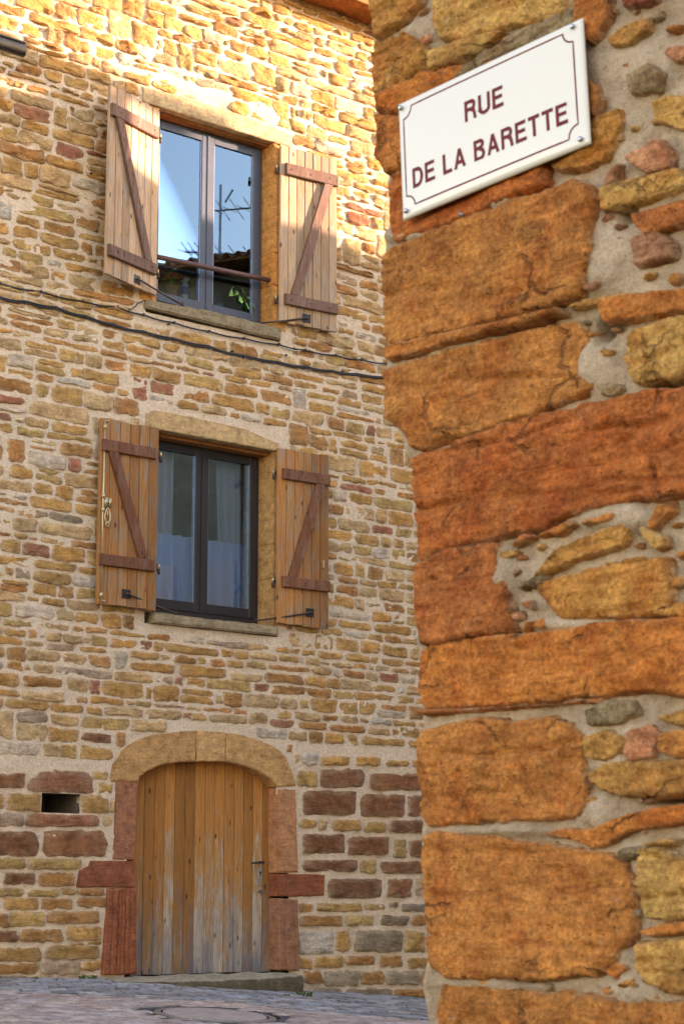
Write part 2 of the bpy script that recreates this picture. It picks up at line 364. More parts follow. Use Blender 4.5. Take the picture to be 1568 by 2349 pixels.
def stone_cdt(poly, prot, seed, sp, back, jag, rad, col, mort, y0=0.0, amp=.005, big=False):
    rn = random.Random(seed); sx = rn.uniform(0, 90)
    per = sum((Vector(poly[i]) - Vector(poly[i - 1])).length for i in range(len(poly)))
    P = resample(poly, max(16, int(per / (sp * .8)))); m = len(P)
    for _ in range(2): P = [P[i] * .5 + (P[i - 1] + P[(i + 1) % m]) * .25 for i in range(m)]
    c = sum(P, Vector((0, 0))) / m
    P = [p + (p - c).normalized() * (jag * (1.2 * nz(p.x * 16 + sx, p.y * 16, 3.1) + .8 * nz(p.x * 45 + sx, p.y * 45, 5.1) + .6 * nz(p.x * 110, p.y * 110 + sx, 9.1))) for p in P]
    O_ = np.array([(p.x, p.y) for p in P])
    lo_, hi_ = O_.min(0), O_.max(0)
    gx, gy = np.meshgrid(np.arange(lo_[0], hi_[0], sp), np.arange(lo_[1], hi_[1], sp * .87))
    gx = gx + (np.arange(gx.shape[0]) % 2)[:, None] * sp * .5
    g = np.stack([gx.ravel(), gy.ravel()], 1); g += np.random.RandomState(seed).uniform(-.2, .2, g.shape) * sp
    def dist(q): return np.sqrt(((q[:, None, :] - O_[None]) ** 2).sum(2)).min(1)
    ins = np.zeros(len(g), bool); nx_ = np.roll(O_, -1, 0)
    for (ax, ay), (bx, by) in zip(O_, nx_):
        cr = ((ay > g[:, 1]) != (by > g[:, 1]))
        if by != ay: ins ^= cr & (g[:, 0] < (bx - ax) * (g[:, 1] - ay) / (by - ay) + ax)
    g = g[ins]
    if len(g): g = g[dist(g) > sp * .55]
    vin = [Vector(p) for p in O_.tolist()] + [Vector(p) for p in g.tolist()]
    res = geometry.delaunay_2d_cdt(vin, [(i, (i + 1) % m) for i in range(m)], [], 1, 1e-6)
    ov, of = res[0], res[2]
    D = dist(np.array([(v_.x, v_.y) for v_ in ov]))
    V_ = []; cs = []; t1, t2 = rn.uniform(-.3, .3) * prot, rn.uniform(-.3, .3) * prot
    ex, ez = hi_ - lo_; beds = [(lo_[1] + ez * rn.uniform(.1, .9), rn.uniform(-.12, .12), rn.uniform(.003, .006), rn.uniform(.004, .011), rn.uniform(0, 9)) for _ in range(rn.randint(3, 6))] if big else []
    pits = [(lo_[0] + ex * rn.random(), lo_[1] + ez * rn.random(), rn.uniform(.004, .014), rn.uniform(.003, .009), rn.uniform(.5, 2.2)) for _ in range(int(ex * ez * 260))] if big else []
    for v_, d in zip(ov, D):
        rv = rad * max(.4, .9 + 1.6 * nz(v_.x * 14, sx, v_.y * 14)) if big else rad
        k = min(1, d / rv); pr = math.sqrt(max(0, 1 - (1 - k) ** 2)); x, z = v_
        y = y0 - prot * (.08 + .92 * pr) + (t1 * (x - c.x) + t2 * (z - c.y)) / .25 * k
        y += k * (amp * 1.5 * fr(x * 7 + sx, 1.3, z * 9, 3) + amp * .8 * fr(x * 22 + sx, 4.3, z * 40, 4) + amp * .35 * nz(x * 120, sx, z * 120))
        for bz, sl_, wd_, dp, ph in beds:
            e_ = (z - bz - sl_ * (x - c.x) - .012 * nz(x * 9, ph, 2)) / wd_
            if abs(e_) < 3: y += k * dp * math.exp(-e_ * e_) * max(0, min(1, .5 + 2.2 * nz(x * 5, ph, 7)))
        for px_, pz_, pr_, dp, st_ in pits:
            e_ = ((x - px_) / (pr_ * st_)) ** 2 + ((z - pz_) / pr_) ** 2
            if e_ < 5: y += k * dp * math.exp(-e_)
        V_.append((x, y, z)); q = max(0, 1 - d / .007) * (.5 + .8 * nz(x * 40, sx, z * 40))
        q = min(1, max(0, q)); cs.append(tuple(a * (1 - q) + b_ * q for a, b_ in zip(col, mort)))
    F_ = [tuple(f) for f in of]; n0 = len(V_)
    oi = [min(range(len(ov)), key=lambda i: (ov[i].x - p[0]) ** 2 + (ov[i].y - p[1]) ** 2) if (i_ >= len(ov) or abs(ov[i_].x - p[0]) + abs(ov[i_].y - p[1]) > 1e-5) else i_ for i_, p in enumerate(O_.tolist())]
    for i in oi: x, y, z = V_[i]; V_.append((x, y0 + back, z)); cs.append(mort)
    F_ += [(oi[i], n0 + i, n0 + (i + 1) % m, oi[(i + 1) % m]) for i in range(m) if oi[i] != oi[(i + 1) % m]]
    return V_, F_, cs
PAL = {'o': (.56, .295, .098), 't': (.58, .37, .18), 'y': (.53, .325, .118), 'b': (.46, .215, .074), 'g': (.53, .24, .085), 'r': (.28, .118, .056),
       'd': (.29, .095, .048), 'R': (.42, .155, .09), 'p': (.46, .31, .20), 'w': (.60, .49, .37), 'k': (.34, .25, .16)}
def stone_cols(V_, F_, col, mort, m_edge, seed):
    # mortar smeared over the stone's rim: rim vertices take some of the mortar's own colour
    res = []; n = ring_n(F_)
    for i, p in enumerate(V_):
        r_ = i // n; k = m_edge[r_] if r_ < len(m_edge) else 0
        k = min(1, max(0, k * (.9 + 1.6 * nz(p[0] * 30, seed, p[2] * 30)))) if k else 0
        res.append(tuple(c * (1 - k) + m * k for c, m in zip(col, mort)))
    return res
def ring_n(F_): return F_[0][3]
def pcol(key, rnd, v=.14):
    c = PAL[key]; k = rnd.uniform(1 - v, 1 + v); h = rnd.uniform(-.07, .07)
    return (c[0] * k * (1 + h), c[1] * k, c[2] * k * (1 - h))

# ------------------------------------------------------------------ stone house: traced and coursed stones
house = empty('stone_house', FM)
tag(house, 'ochre rubble stone house with wooden shutters, arched cellar door and pale mortar', 'house')
rnd = random.Random(11)
def FP(zf, pts, off=.0): return [F(*zf(x, y), off) for x, y in pts]
def rectpts(x0, y0, x1, y1): return [(x0, y1), (x1, y1), (x1, y0), (x0, y0)]
explicit = []                                   # (polygon, colour key, protrusion)
LEFT = [(-120, 130, 245, 275, 'r'), (-120, 960, 250, 1070, 'y'), (270, 965, 800, 1075, 'y'), (40, 1100, 345, 1225, 'r'), (375, 1105, 725, 1240, 'b'),
        (-100, 1260, 230, 1342, 'y'), (280, 1268, 580, 1340, 'y'), (600, 1262, 730, 1325, 'o'), (745, 1258, 1035, 1330, 'g'), (20, 1350, 370, 1470, 'o'), (395, 1355, 708, 1465, 'b'), (750, 1345, 1025, 1450, 'b'),
        (-90, 1500, 72, 1640, 'b'), (92, 1490, 445, 1635, 'y'), (455, 1480, 975, 1605, 'b'), (-100, 1665, 160, 1790, 'r'), (180, 1655, 615, 1790, 'b'), (645, 1630, 990, 1770, 'o'),
        (720, 1786, 830, 1822, 'b'), (845, 1775, 985, 1812, 'o'), (-100, 1840, 410, 1980, 'o'), (432, 1815, 970, 1952, 'o'), (-100, 1995, 375, 2100, 'b'), (390, 1970, 785, 2100, 'p'), (800, 1965, 985, 2065, 'o'),
        (540, 2108, 960, 2180, 'p'), (-100, 2112, 240, 2170, 'k'), (250, 2115, 530, 2180, 'p'), (912, 112, 1058, 195, 'y'), (960, 235, 1098, 330, 'y'), (1000, 540, 1092, 655, 't'), (-120, 520, 220, 655, 'p'),
        (-120, 318, 30, 490, 'o'), (1080, 380, 1115, 520, 't')]
for x0, y0, x1, y1, k in LEFT: explicit.append((FP(z7b, rectpts(x0, y0, x1, y1)), k, .022))
for pts, k in (([(270, 305), (410, 320), (780, 335), (930, 330), (880, 112), (600, 108), (540, 90), (400, 120), (280, 190)], 'd2'),
               ([(50, 490), (406, 515), (408, 325), (70, 320)], 'o'), ([(785, 522), (1058, 520), (1062, 350), (790, 345)], 'o'),
               ([(232, 655), (975, 650), (965, 542), (262, 522)], 'd2'), ([(420, 945), (1045, 955), (1035, 690), (410, 690)], 'r'), ([(-120, 945), (370, 945), (385, 830), (340, 700), (-120, 700)], 'r')):
    explicit.append((FP(z7b, pts), k, .02))
PAL['d2'] = (.37, .155, .085)
RIGHT = [(180, 10, 325, 115, 'w'), (345, 40, 595, 115, 'o'), (640, 40, 850, 122, 'o'), (910, 70, 1105, 130, 'y'), (1140, 70, 1260, 125, 'o'), (120, 15, 160, 115, 't'),
         (140, 165, 315, 295, 'y'), (340, 148, 720, 305, 'r'), (765, 185, 1310, 335, 'r'), (190, 335, 650, 545, 'r'), (680, 365, 1072, 560, 'r'), (1095, 380, 1330, 560, 'r'),
         (155, 580, 310, 655, 'o'), (335, 576, 400, 670, 't'), (440, 585, 685, 682, 'o'), (720, 600, 905, 695, 'y'), (930, 590, 1330, 700, 'r'),
         (185, 710, 550, 880, 'r'), (580, 730, 935, 893, 'r'), (975, 750, 1082, 915, 'y'), (1110, 760, 1330, 905, 'r'), (185, 930, 660, 1035, 'r'), (685, 925, 820, 1050, 'y'), (865, 945, 1330, 1050, 'r'),
         (405, 1095, 870, 1265, 'r'), (915, 1095, 1130, 1255, 'r'), (1155, 1090, 1330, 1245, 'p'), (310, 1305, 705, 1380, 'y'), (720, 1310, 905, 1365, 'y'), (930, 1300, 1010, 1340, 'k'), (1030, 1310, 1330, 1380, 'k'),
         (165, 1310, 272, 1385, 'g'), (160, 1415, 535, 1505, 'b'), (555, 1410, 800, 1500, 'y'), (860, 1410, 1100, 1500, 'k'), (1130, 1410, 1330, 1500, 'b'),
         (160, 1550, 460, 1750, 'w'), (470, 1535, 592, 1722, 'o'), (635, 1540, 1050, 1730, 'k'), (1070, 1545, 1240, 1735, 'y'), (1260, 1545, 1340, 1740, 'k'),
         (150, 1770, 275, 1870, 'o'), (285, 1765, 545, 1865, 'o'), (560, 1760, 815, 1842, 'b'), (850, 1755, 1050, 1860, 'g'), (1090, 1775, 1340, 1872, 'o'),
         (200, 1890, 355, 2000, 'b'), (365, 1890, 680, 2022, 'k'), (695, 1890, 885, 2012, 'b'), (905, 1890, 1200, 2012, 'k'), (1212, 1890, 1340, 2015, 'b'),
         (270, 2035, 530, 2100, 'k'), (550, 2045, 970, 2112, 'k'), (985, 2050, 1340, 2122, 'b')]
for x0, y0, x1, y1, k in RIGHT: explicit.append((FP(z8b, rectpts(x0, y0, x1, y1)), k, .024))

U0, U1, V1 = -4.4, 6.5, 9.45
blocks = []
def blk(u0, u1, v0, v1): blocks.append([(u0, v0), (u1, v0), (u1, v1), (u0, v1)])
uR = F(978, 2000)[0] + .02
blk(-2.42, -1.0, -1, F(130, 1764)[1]); blk(1.0, uR, -1, F(800, 1727)[1]); blk(-1.1, 1.1, -1, F(470, 1790)[1])
ARCH_OUT = FP(z4, [(398, 572), (408, 510), (440, 460), (490, 425), (550, 404), (640, 392), (706, 388), (812, 394), (880, 405), (940, 424), (1000, 450), (1035, 485), (1055, 530), (1072, 590)])
blocks.append([(u, v + .02) for u, v in ARCH_OUT])
UW = dict(u0=-.60, u1=.722, v0=5.90, v1=7.75, d=.17); LW = dict(u0=-.585, u1=.752, v0=3.10, v1=4.72, d=.22)
blk(-.82, .93, UW['v0'] - .15, UW['v1'] + .17); blk(-.75, .90, LW['v0'] - .15, LW['v1'] + .15)
def free_intervals(va, vb):
    bl = []
    for poly in blocks:
        for k in (.15, .5, .85):
            v = va + (vb - va) * k; xs = []
            for i in range(len(poly)):
                (a, b), (c, d) = poly[i], poly[(i + 1) % len(poly)]
                if (b - v) * (d - v) <= 0 and b != d: xs.append(a + (c - a) * (v - b) / (d - b))
            if xs: bl.append((min(xs), max(xs)))
    bl.sort(); res = []; cur = U0
    for a, b in bl:
        if a > cur: res.append((cur, a))
        cur = max(cur, b)
    if cur < U1: res.append((cur, U1))
    return [(a, b) for a, b in res if b - a > .07]
random_st = []
v = -1.0; rows = []
while v < V1:
    h = rnd.choice((.082, .095, .106, .116, .126, .138, .152)) * rnd.uniform(.92, 1.1)
    rows.append((v, v + h)); v += h
taken = {}
for i, (va, vb) in enumerate(rows):
    ww = lambda u, k: .020 * nz(u * .8, k * 5.7, .3) + .010 * nz(u * 2.7, k * 5.7, 7.3)
    for a, b in free_intervals(va, vb):
        u = a + .012
        while u < b - .05:
            wd = min(.62, max(.11, rnd.lognormvariate(math.log(.285), .42)))
            if b - u - wd < .11: wd = b - u
            e = min(u + wd, b - .006); j = rnd.uniform(.006, .016); jv = rnd.uniform(.005, .014)
            sk = [t for t in taken.get(i, ()) if t[0] < e and t[1] > u]
            if sk:
                if sk[0][0] - u > .12: e = sk[0][0]
                else:
                    u = max(u + .01, sk[0][1]); continue
            x0, x1 = u + j, e - j
            top = vb
            r0 = rnd.random()
            if r0 < .05 and i + 1 < len(rows) and x1 - x0 < .3 and free_intervals(*rows[i + 1]) and any(p <= u and q >= e for p, q in free_intervals(*rows[i + 1])):
                top = rows[i + 1][1] - (0 if rnd.random() < .5 else .03); taken.setdefault(i + 1, []).append((u, e))
            kb, kt = i, i + 1
            def q(x, y, k): return (x + rnd.uniform(-.014, .014), y + ww(x, k) + rnd.uniform(-.009, .009))
            lo, hi = va + jv, top - jv
            def addst(x0, x1, lo, hi):
                if x1 - x0 < .035 or hi - lo < .02: return
                mid = (x0 + x1) / 2
                pts = [q(x0, lo, kb)]
                if x1 - x0 > .16: pts.append(q(mid, lo - rnd.uniform(-.008, .010), kb))
                pts += [q(x1, lo, kb)]
                if rnd.random() < .5: pts.append((x1 + rnd.uniform(-.004, .012), (lo + hi) / 2))
                pts += [q(x1, hi, kt)]
                if x1 - x0 > .16: pts.append(q(mid + rnd.uniform(-.05, .05), hi + rnd.uniform(-.008, .010), kt))
                pts += [q(x0, hi, kt)]
                if rnd.random() < .5: pts.append((x0 - rnd.uniform(-.004, .012), (lo + hi) / 2))
                random_st.append(pts)
            r1 = rnd.random(); H = hi - lo
            if r1 < .14 and H > .075 and x1 - x0 > .12:
                s = lo + H * rnd.uniform(.4, .6); addst(x0, x1, lo, s - .007); addst(x0 + rnd.uniform(0, .04), x1 - rnd.uniform(0, .04), s + .007, hi)
            elif r1 < .24 and H > .07: addst(x0 + .01, x1 - .01, lo + rnd.uniform(0, .02), hi - rnd.uniform(.008, .03))
            elif r1 < .32 and x1 - x0 > .2:
                s = x0 + (x1 - x0) * rnd.uniform(.2, .35); addst(x0, s - .008, lo + .012, hi - rnd.uniform(.005, .035)); addst(s + .008, x1, lo, hi)
            else: addst(x0, x1, lo, hi)
            u = e
SPOTS = [((338, 898), 'R'), ((143, 340), 'R'), ((210, 356), 'R'), ((834, 494), 'R'), ((803, 483), 'R'), ((338, 1488), 'd2'), ((426, 1567), 'R'), ((363, 1565), 'p'), ((243, 1557), 'R'), ((900, 1573), 'R'),
         ((440, 1640), 'd2'), ((630, 1655), 'd2'), ((192, 1072), 'R'), ((846, 1122), 'R'), ((871, 1209), 'R'), ((380, 885), 'd2'), ((440, 900), 'g'), ((550, 1612), 'g'), ((99, 1165), 'p'), ((161, 1172), 'k'),
         ((860, 1005), 'd2'), ((700, 910), 'w'), ((400, 935), 'w'), ((110, 1055), 'w'), ((150, 100), 'g'), ((75, 95), 'b'), ((850, 990), 'd2'), ((100, 255), 't'), ((20, 205), 'y'), ((20, 310), 'y'), ((470, 1480), 'w'), ((690, 1510), 'w'), ((893, 1640), 'w'), ((20, 1690), 'w'), ((60, 1645), 'p'), ((38, 920), 'R')]
spotuv = [(F(*p), k) for p, k in SPOTS]
def cen(p): return (sum(a for a, b in p) / len(p), sum(b for a, b in p) / len(p))
keys = []
for p in random_st:
    r0 = rnd.random()
    keys.append('o' if r0 < .36 else 't' if r0 < .60 else 'y' if r0 < .73 else 'b' if r0 < .84 else 'g' if r0 < .915 else 'w' if r0 < .965 else 'p' if r0 < .98 else 'd2' if r0 < .985 else 't')
for (uv, k) in spotuv:
    best = min(range(len(random_st)), key=lambda i: (cen(random_st[i])[0] - uv[0]) ** 2 + (cen(random_st[i])[1] - uv[1]) ** 2); keys[best] = k
def area(p): return abs(sum(p[i][0] * p[(i + 1) % len(p)][1] - p[(i + 1) % len(p)][0] * p[i][1] for i in range(len(p)))) / 2
def visible(c):
    x, y = proj(P0 + T * c[0] + Vector((0, 0, c[1])))
    return -15 < x < (985 if y > 1000 else 905) and -15 < y < 2349
stones = []
for p, k, pr in explicit: stones.append((p, k, pr * rnd.uniform(.8, 1.25), True))
for p, k in zip(random_st, keys): stones.append((p, k, rnd.uniform(.008, .022) * (1.5 if cen(p)[1] > 6.5 else 1), False))
order = sorted(range(len(stones)), key=lambda i: -(area(stones[i][0]) * (visible(cen(stones[i][0])))))
rest = MB()
for n_, i in enumerate(order):
    p, k, pr, ex = stones[i]
    col = pcol(k, rnd)
    V_, F_ = stone_geo(p, pr, i, n=28 if n_ < 300 else 18, jag=.013 if not ex else .015, rough=.55 + .5 * (cen(p)[1] > 5.5), smooth=1)
    cs = stone_cols(V_, F_, col, (.69, .52, .355), (.85, .85, .6, .2), i)
    if n_ < 300: mesh_obj('stone', V_, F_, M['stone'], house, True, cs)
    else: rest.add(V_, F_); rest.c += cs
tag(rest.build('rubble_stones', M['stone'], house, True), kind='stuff')

# mortar sheet of the facade with openings, and the house body behind it
holes = [(-.72, .80, UW['v0'] - .12, UW['v1'] + .10), (-.66, .80, LW['v0'] - .12, LW['v1'] + .08), (-.80, .80, -.02, 1.92)]
VH = [F(*z7b(410, 325)), F(*z7b(780, 525))]
holes.append((VH[0][0], VH[1][0] + .0, F(*z7b(600, 522))[1], F(*z7b(600, 330))[1]))
holes.append((.80, .95, -.02, 1.55))
def lines(a, b, st, ex):
    n = int(round((b - a) / st)); L = [a + (b - a) * i / n for i in range(n + 1)]
    for e in ex:
        j = min(range(len(L)), key=lambda i: abs(L[i] - e)); L[j] = e
    return sorted(set(L))
lu = lines(U0, U1, .045, [h[0] for h in holes] + [h[1] for h in holes]); lv = lines(-1.2, 9.75, .045, [h[2] for h in holes] + [h[3] for h in holes])
V_ = []; F_ = []
for vv in lv:
    for uu in lu:
        y = -.004 + .011 * fr(uu * 3.2, 0, vv * 3.2, 3) + .006 * nz(uu * 19, 4, vv * 19)
        d_ = ((uu - .0) / 1.1) ** 2 + ((vv - 8.03) / .07) ** 2   # plaster smear above the upper lintel
        y -= .030 * math.exp(-d_ * .8) if -1.2 < uu < .9 else 0
        V_.append((uu, y, vv))
nu = len(lu)
for j in range(len(lv) - 1):
    for i in range(nu - 1):
        cu, cv = (lu[i] + lu[i + 1]) / 2, (lv[j] + lv[j + 1]) / 2
        if any(h[0] < cu < h[1] and h[2] < cv < h[3] for h in holes): continue
        F_.append((j * nu + i, j * nu + i + 1, (j + 1) * nu + i + 1, (j + 1) * nu + i))
mesh_obj('wall', V_, F_, M['mortar'], house, True)
b = MB()
b.add([(U0, .0, -1.2), (U0, 8, -1.2), (U1, 8, -1.2), (U1, .0, -1.2), (U0, .0, 9.75), (U0, 8, 9.75), (U1, 8, 9.75), (U1, .0, 9.75)], [(0, 1, 5, 4), (1, 2, 6, 5), (2, 3, 7, 6), (4, 5, 6, 7), (0, 3, 2, 1)])
b.build('rear_walls', M['lime'], house)
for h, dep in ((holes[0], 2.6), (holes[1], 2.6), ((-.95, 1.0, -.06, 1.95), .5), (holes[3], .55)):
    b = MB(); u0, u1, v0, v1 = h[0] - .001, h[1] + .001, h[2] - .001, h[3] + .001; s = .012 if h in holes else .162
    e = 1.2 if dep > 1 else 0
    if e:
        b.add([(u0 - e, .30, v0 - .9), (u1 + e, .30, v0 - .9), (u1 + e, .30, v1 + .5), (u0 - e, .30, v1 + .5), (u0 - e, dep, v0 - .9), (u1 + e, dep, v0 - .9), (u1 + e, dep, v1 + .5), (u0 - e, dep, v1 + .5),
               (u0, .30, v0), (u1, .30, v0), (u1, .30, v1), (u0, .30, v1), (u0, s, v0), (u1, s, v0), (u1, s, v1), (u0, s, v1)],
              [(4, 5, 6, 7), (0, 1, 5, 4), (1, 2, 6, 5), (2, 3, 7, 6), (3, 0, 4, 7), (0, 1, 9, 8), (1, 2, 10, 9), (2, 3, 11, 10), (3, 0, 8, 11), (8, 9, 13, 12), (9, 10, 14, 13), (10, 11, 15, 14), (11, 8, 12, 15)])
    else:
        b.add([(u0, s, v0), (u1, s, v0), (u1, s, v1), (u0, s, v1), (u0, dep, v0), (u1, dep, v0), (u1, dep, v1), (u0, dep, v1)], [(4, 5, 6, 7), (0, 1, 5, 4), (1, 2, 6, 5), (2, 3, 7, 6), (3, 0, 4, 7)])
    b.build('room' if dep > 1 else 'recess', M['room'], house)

# dressed stones ----------------------------------------------------------
def slab(name, poly, y0, y1, col, mat='dressed', bev=.008, rag=.007, parent=None, sub=.045):
    """dressed block: outline polygon on the facade, front at y0, back at y1"""
    P = resample(poly, max(len(poly), int(sum((Vector(poly[i]) - Vector(poly[i - 1])).length for i in range(len(poly))) / sub)))
    c = sum(P, Vector((0, 0))) / len(P)
    P = [p + Vector((nz(p.x * 15, p.y * 15, 1), nz(p.x * 15, p.y * 15, 8))) * rag for p in P]
    bm = bmesh.new()
    f = bm.faces.new([bm.verts.new((p.x, y1, p.y)) for p in P])
    r_ = bmesh.ops.extrude_face_region(bm, geom=[f])
    fv = [g for g in r_['geom'] if isinstance(g, bmesh.types.BMVert)]
    for v_ in fv: v_.co.y = y0
    bm.faces.ensure_lookup_table()
    ff = [g for g in r_['geom'] if isinstance(g, bmesh.types.BMFace)]
    bmesh.ops.recalc_face_normals(bm, faces=bm.faces)
    bmesh.ops.bevel(bm, geom=list(ff[0].edges), offset=bev, segments=2, affect='EDGES', clamp_overlap=True)
    me = bpy.data.meshes.new(name); bm.to_mesh(me); bm.free()
    a = me.color_attributes.new('Col', 'FLOAT_COLOR', 'POINT')
    cc = pcol(col, rnd, .06) if isinstance(col, str) else col
    a.data.foreach_set('color', [x for _ in me.vertices for x in (*cc, 1)])
    me.materials.append(M[mat]); o = bpy.data.objects.new(name, me); COL.objects.link(o); o.parent = parent or house
    return o
PAL.update(A2=(.60, .36, .165), a=(.56, .30, .12), j=(.46, .22, .11), l=(.54, .28, .105), s=(.33, .245, .145))
def uvr(u0, u1, v0, v1): return [(u0, v0), (u1, v0), (u1, v1), (u0, v1)]
# arch over the cellar door
inner = FP(z4, [(498, 575), (505, 555), (530, 535), (565, 519), (610, 507), (660, 501), (706, 499), (812, 500), (870, 511), (925, 531), (965, 556), (990, 575), (1000, 591)])
slab('arch_stone', ARCH_OUT[:7] + inner[:7][::-1], -.022, .16, 'a', bev=.01)
slab('arch_stone', [(ARCH_OUT[6][0] + .007, ARCH_OUT[6][1]), (ARCH_OUT[7][0] - .007, ARCH_OUT[7][1]), (inner[7][0] - .007, inner[7][1]), (inner[6][0] + .007, inner[6][1])], -.026, .16, 'A2', bev=.006)
slab('arch_stone', ARCH_OUT[7:] + inner[7:][::-1], -.021, .16, 'a', bev=.01)
# door jambs
slab('jamb_stone', FP(z7b, [(1100, 975), (1312, 980), (1345, 217), (1132, 217)]), -.016, .16, 'd2')
slab('jamb_stone', FP(z7b, [(742, 1250), (1315, 1250), (1312, 1100), (1312, 988), (880, 992), (860, 1040), (775, 1088)]), -.026, .16, 'd')
slab('jamb_stone', FP(z8b, [(-30, 1043), (155, 1043), (132, 316), (-34, 308)]), -.016, .16, 'j', bev=.014)
slab('jamb_stone', FP(z8b, [(-30, 1245), (250, 1250), (372, 1240), (375, 1062), (-30, 1050)]), -.024, .16, 'd')
def grooved(poly4, col, grooves, seed, nu_=44, nv_=70):
    (a, b_, c, d) = [Vector(p) for p in poly4]; V_ = []; Fc = []
    for j in range(nv_ + 1):
        for i in range(nu_ + 1):
            s, t = i / nu_, j / nv_; p = a.lerp(b_, s).lerp(d.lerp(c, s), t)
            ss = s + .05 * nz(t * 3, seed, 1) + .02 * nz(t * 11, seed, 2)
            y = -.046 + .006 * fr(p.x * 12, seed, p.y * 5, 3)
            for g, wd, dp in grooves: y += dp * math.exp(-((ss - g) / wd) ** 2) * (.5 + .9 * abs(nz(t * 4, g * 30, seed)))
            if i in (0, nu_) or j in (0, nv_): y += .012
            V_.append((p.x, y, p.y))
    for j in range(nv_):
        for i in range(nu_): k = j * (nu_ + 1) + i; Fc.append((k, k + 1, k + nu_ + 2, k + nu_ + 1))
    per = [i for i in range(nu_ + 1)] + [j * (nu_ + 1) + nu_ for j in range(1, nv_ + 1)] + [nv_ * (nu_ + 1) + i for i in range(nu_ - 1, -1, -1)] + [j * (nu_ + 1) for j in range(nv_ - 1, 0, -1)]
    n0 = len(V_); V_ += [(V_[i][0], .16, V_[i][2]) for i in per]; m = len(per)
    for i in range(m): Fc.append((per[i], per[(i + 1) % m], n0 + (i + 1) % m, n0 + i))
    cc = pcol(col, rnd, .05)
    return mesh_obj('jamb_stone', V_, Fc, M['dressed'], house, True, [cc] * len(V_))
grooved(FP(z7b, [(985, 2110), (1318, 2100), (1315, 1258), (1042, 1262)]), 'd', [(.2, .02, .018), (.4, .025, .028), (.5, .015, .02), (.62, .02, .026), (.78, .02, .018)], 3)
grooved(FP(z8b, [(-28, 1885), (146, 1890), (126, 1275), (-30, 1265)]), 'd2', [(.30, .022, .028), (.80, .02, .02)], 8)
# window lintels, jambs, sills
PAL.update(m=(.56, .41, .24), u=(.60, .25, .07), v=(.62, .28, .085))
def window_stone(W, lint, sill, seed):
    u0, u1, v0, v1, d = W['u0'], W['u1'], W['v0'], W['v1'], W['d']
    slab('lintel', lint, -.018, d + .12, 'm' if seed == 1 else 't', bev=.006)
    for s, (a, b_) in ((0, (u0 - .20, u0)), (1, (u1, u1 + .16))):
        cuts = [v0 - .02, v0 + .33 + .1 * s, v0 + .95 - .2 * s, v1 - .001]
        for k in range(3): slab('jamb_stone', uvr(a, b_, cuts[k] + .002, cuts[k + 1] - .002), -.010 + .003 * k, d + .12, ('u' if seed == 1 else 'l') if k % 2 else ('v' if seed == 1 else 'a'), rag=.004)
    slab('window_sill', sill, -.055, d + .10, 's', bev=.012, rag=.008)
window_stone(UW, [(-.80, 7.752), (.93, 7.752), (.925, 7.87), (.70, 7.90), (.2, 7.93), (-.5, 7.92), (-.80, 7.90)], [F(*z1(585, 1262)), F(*z1(1135, 1395)), F(*z1(1137, 1345)), F(*z1(850, 1275)), F(*z1(587, 1228))], 1)
window_stone(LW, [(-.70, 4.722), (.80, 4.722), (.79, 4.80), (.4, 4.875), (-.3, 4.895), (-.62, 4.89), (-.70, 4.84)], [F(*z3(556, 826)), F(*z3(1016, 874)), F(*z3(1016, 838)), F(*z3(760, 812)), F(*z3(558, 786))], 2)

# windows ------------------------------------------------------------------
def window(W, fmat, fu0, fu1, fv0, fv1, um):
    d = W['d']; fw = .045
    b = MB(); y0, y1 = d, d + .06
    for x0, x1, a, c in ((fu0, fu0 + fw, fv0, fv1), (fu1 - fw, fu1, fv0, fv1), (fu0 + fw, fu1 - fw, fv0, fv0 + fw * 1.3), (fu0 + fw, fu1 - fw, fv1 - fw, fv1)): b.box(x0, x1, y0, y1, a, c)
    wf = b.build('window', fmat, house)
    sw = .072
    for (x0, x1) in ((fu0 + fw * .8, um - .002), (um + .002, fu1 - fw * .8)):
        b = MB(); a, c = fv0 + fw, fv1 - fw * .8
        def bar(p0, p1, q0, q1): b.prism([(p0, 0), (p0, .034), (p0 + .006, .040), (p1 - .006, .040), (p1, .034), (p1, 0)], q0, q1, lambda x, o, z: (x, d + .026 - o, z))
        bar(x0, x0 + sw, a, c); bar(x1 - sw, x1, a, c)
        b.box(x0 + sw, x1 - sw, d - .012, d + .026, a, a + sw * 1.15); b.box(x0 + sw, x1 - sw, d - .012, d + .026, c - sw, c)
        b.build('sash', fmat, wf)
        g = MB(); g.box(x0 + sw - .01, x1 - sw + .01, d + .006, d + .012, a + sw * 1.1, c - sw + .01); g.build('pane', M['glass'], wf)
        bd = MB()   # glazing bead
        for q in ((x0 + sw, x0 + sw + .006, a + sw, c - sw), (x1 - sw - .006, x1 - sw, a + sw, c - sw)): bd.box(q[0], q[1], d - .004, d + .006, q[2], q[3])
        bd.build('glazing_bead', M['bolt'], wf)
    b = MB(); b.box(um - .012, um + .012, d - .022, d - .0135, fv0 + fw * 1.4, fv1 - fw); b.build('astragal', fmat, wf)
    return wf
window(UW, M['frame_u'], UW['u0'] + .012, UW['u1'] - .012, UW['v0'] + .03, UW['v1'] - .005, .07)
window(LW, M['frame_l'], LW['u0'] + .012, LW['u1'] - .010, LW['v0'] + .02, LW['v1'] - .005, .088)
b = MB(); b.box(UW['u0'] + .005, UW['u1'] - .005, .07, UW['d'] - .002, UW['v1'] - .022, UW['v1'] - .002); b.build('lintel_board', M['eave'], house)
b = MB(); b.box(LW['u0'] + .005, LW['u1'] - .005, .09, LW['d'] - .002, LW['v1'] - .03, LW['v1'] - .002); b.build('lintel_board', M['eave'], house)
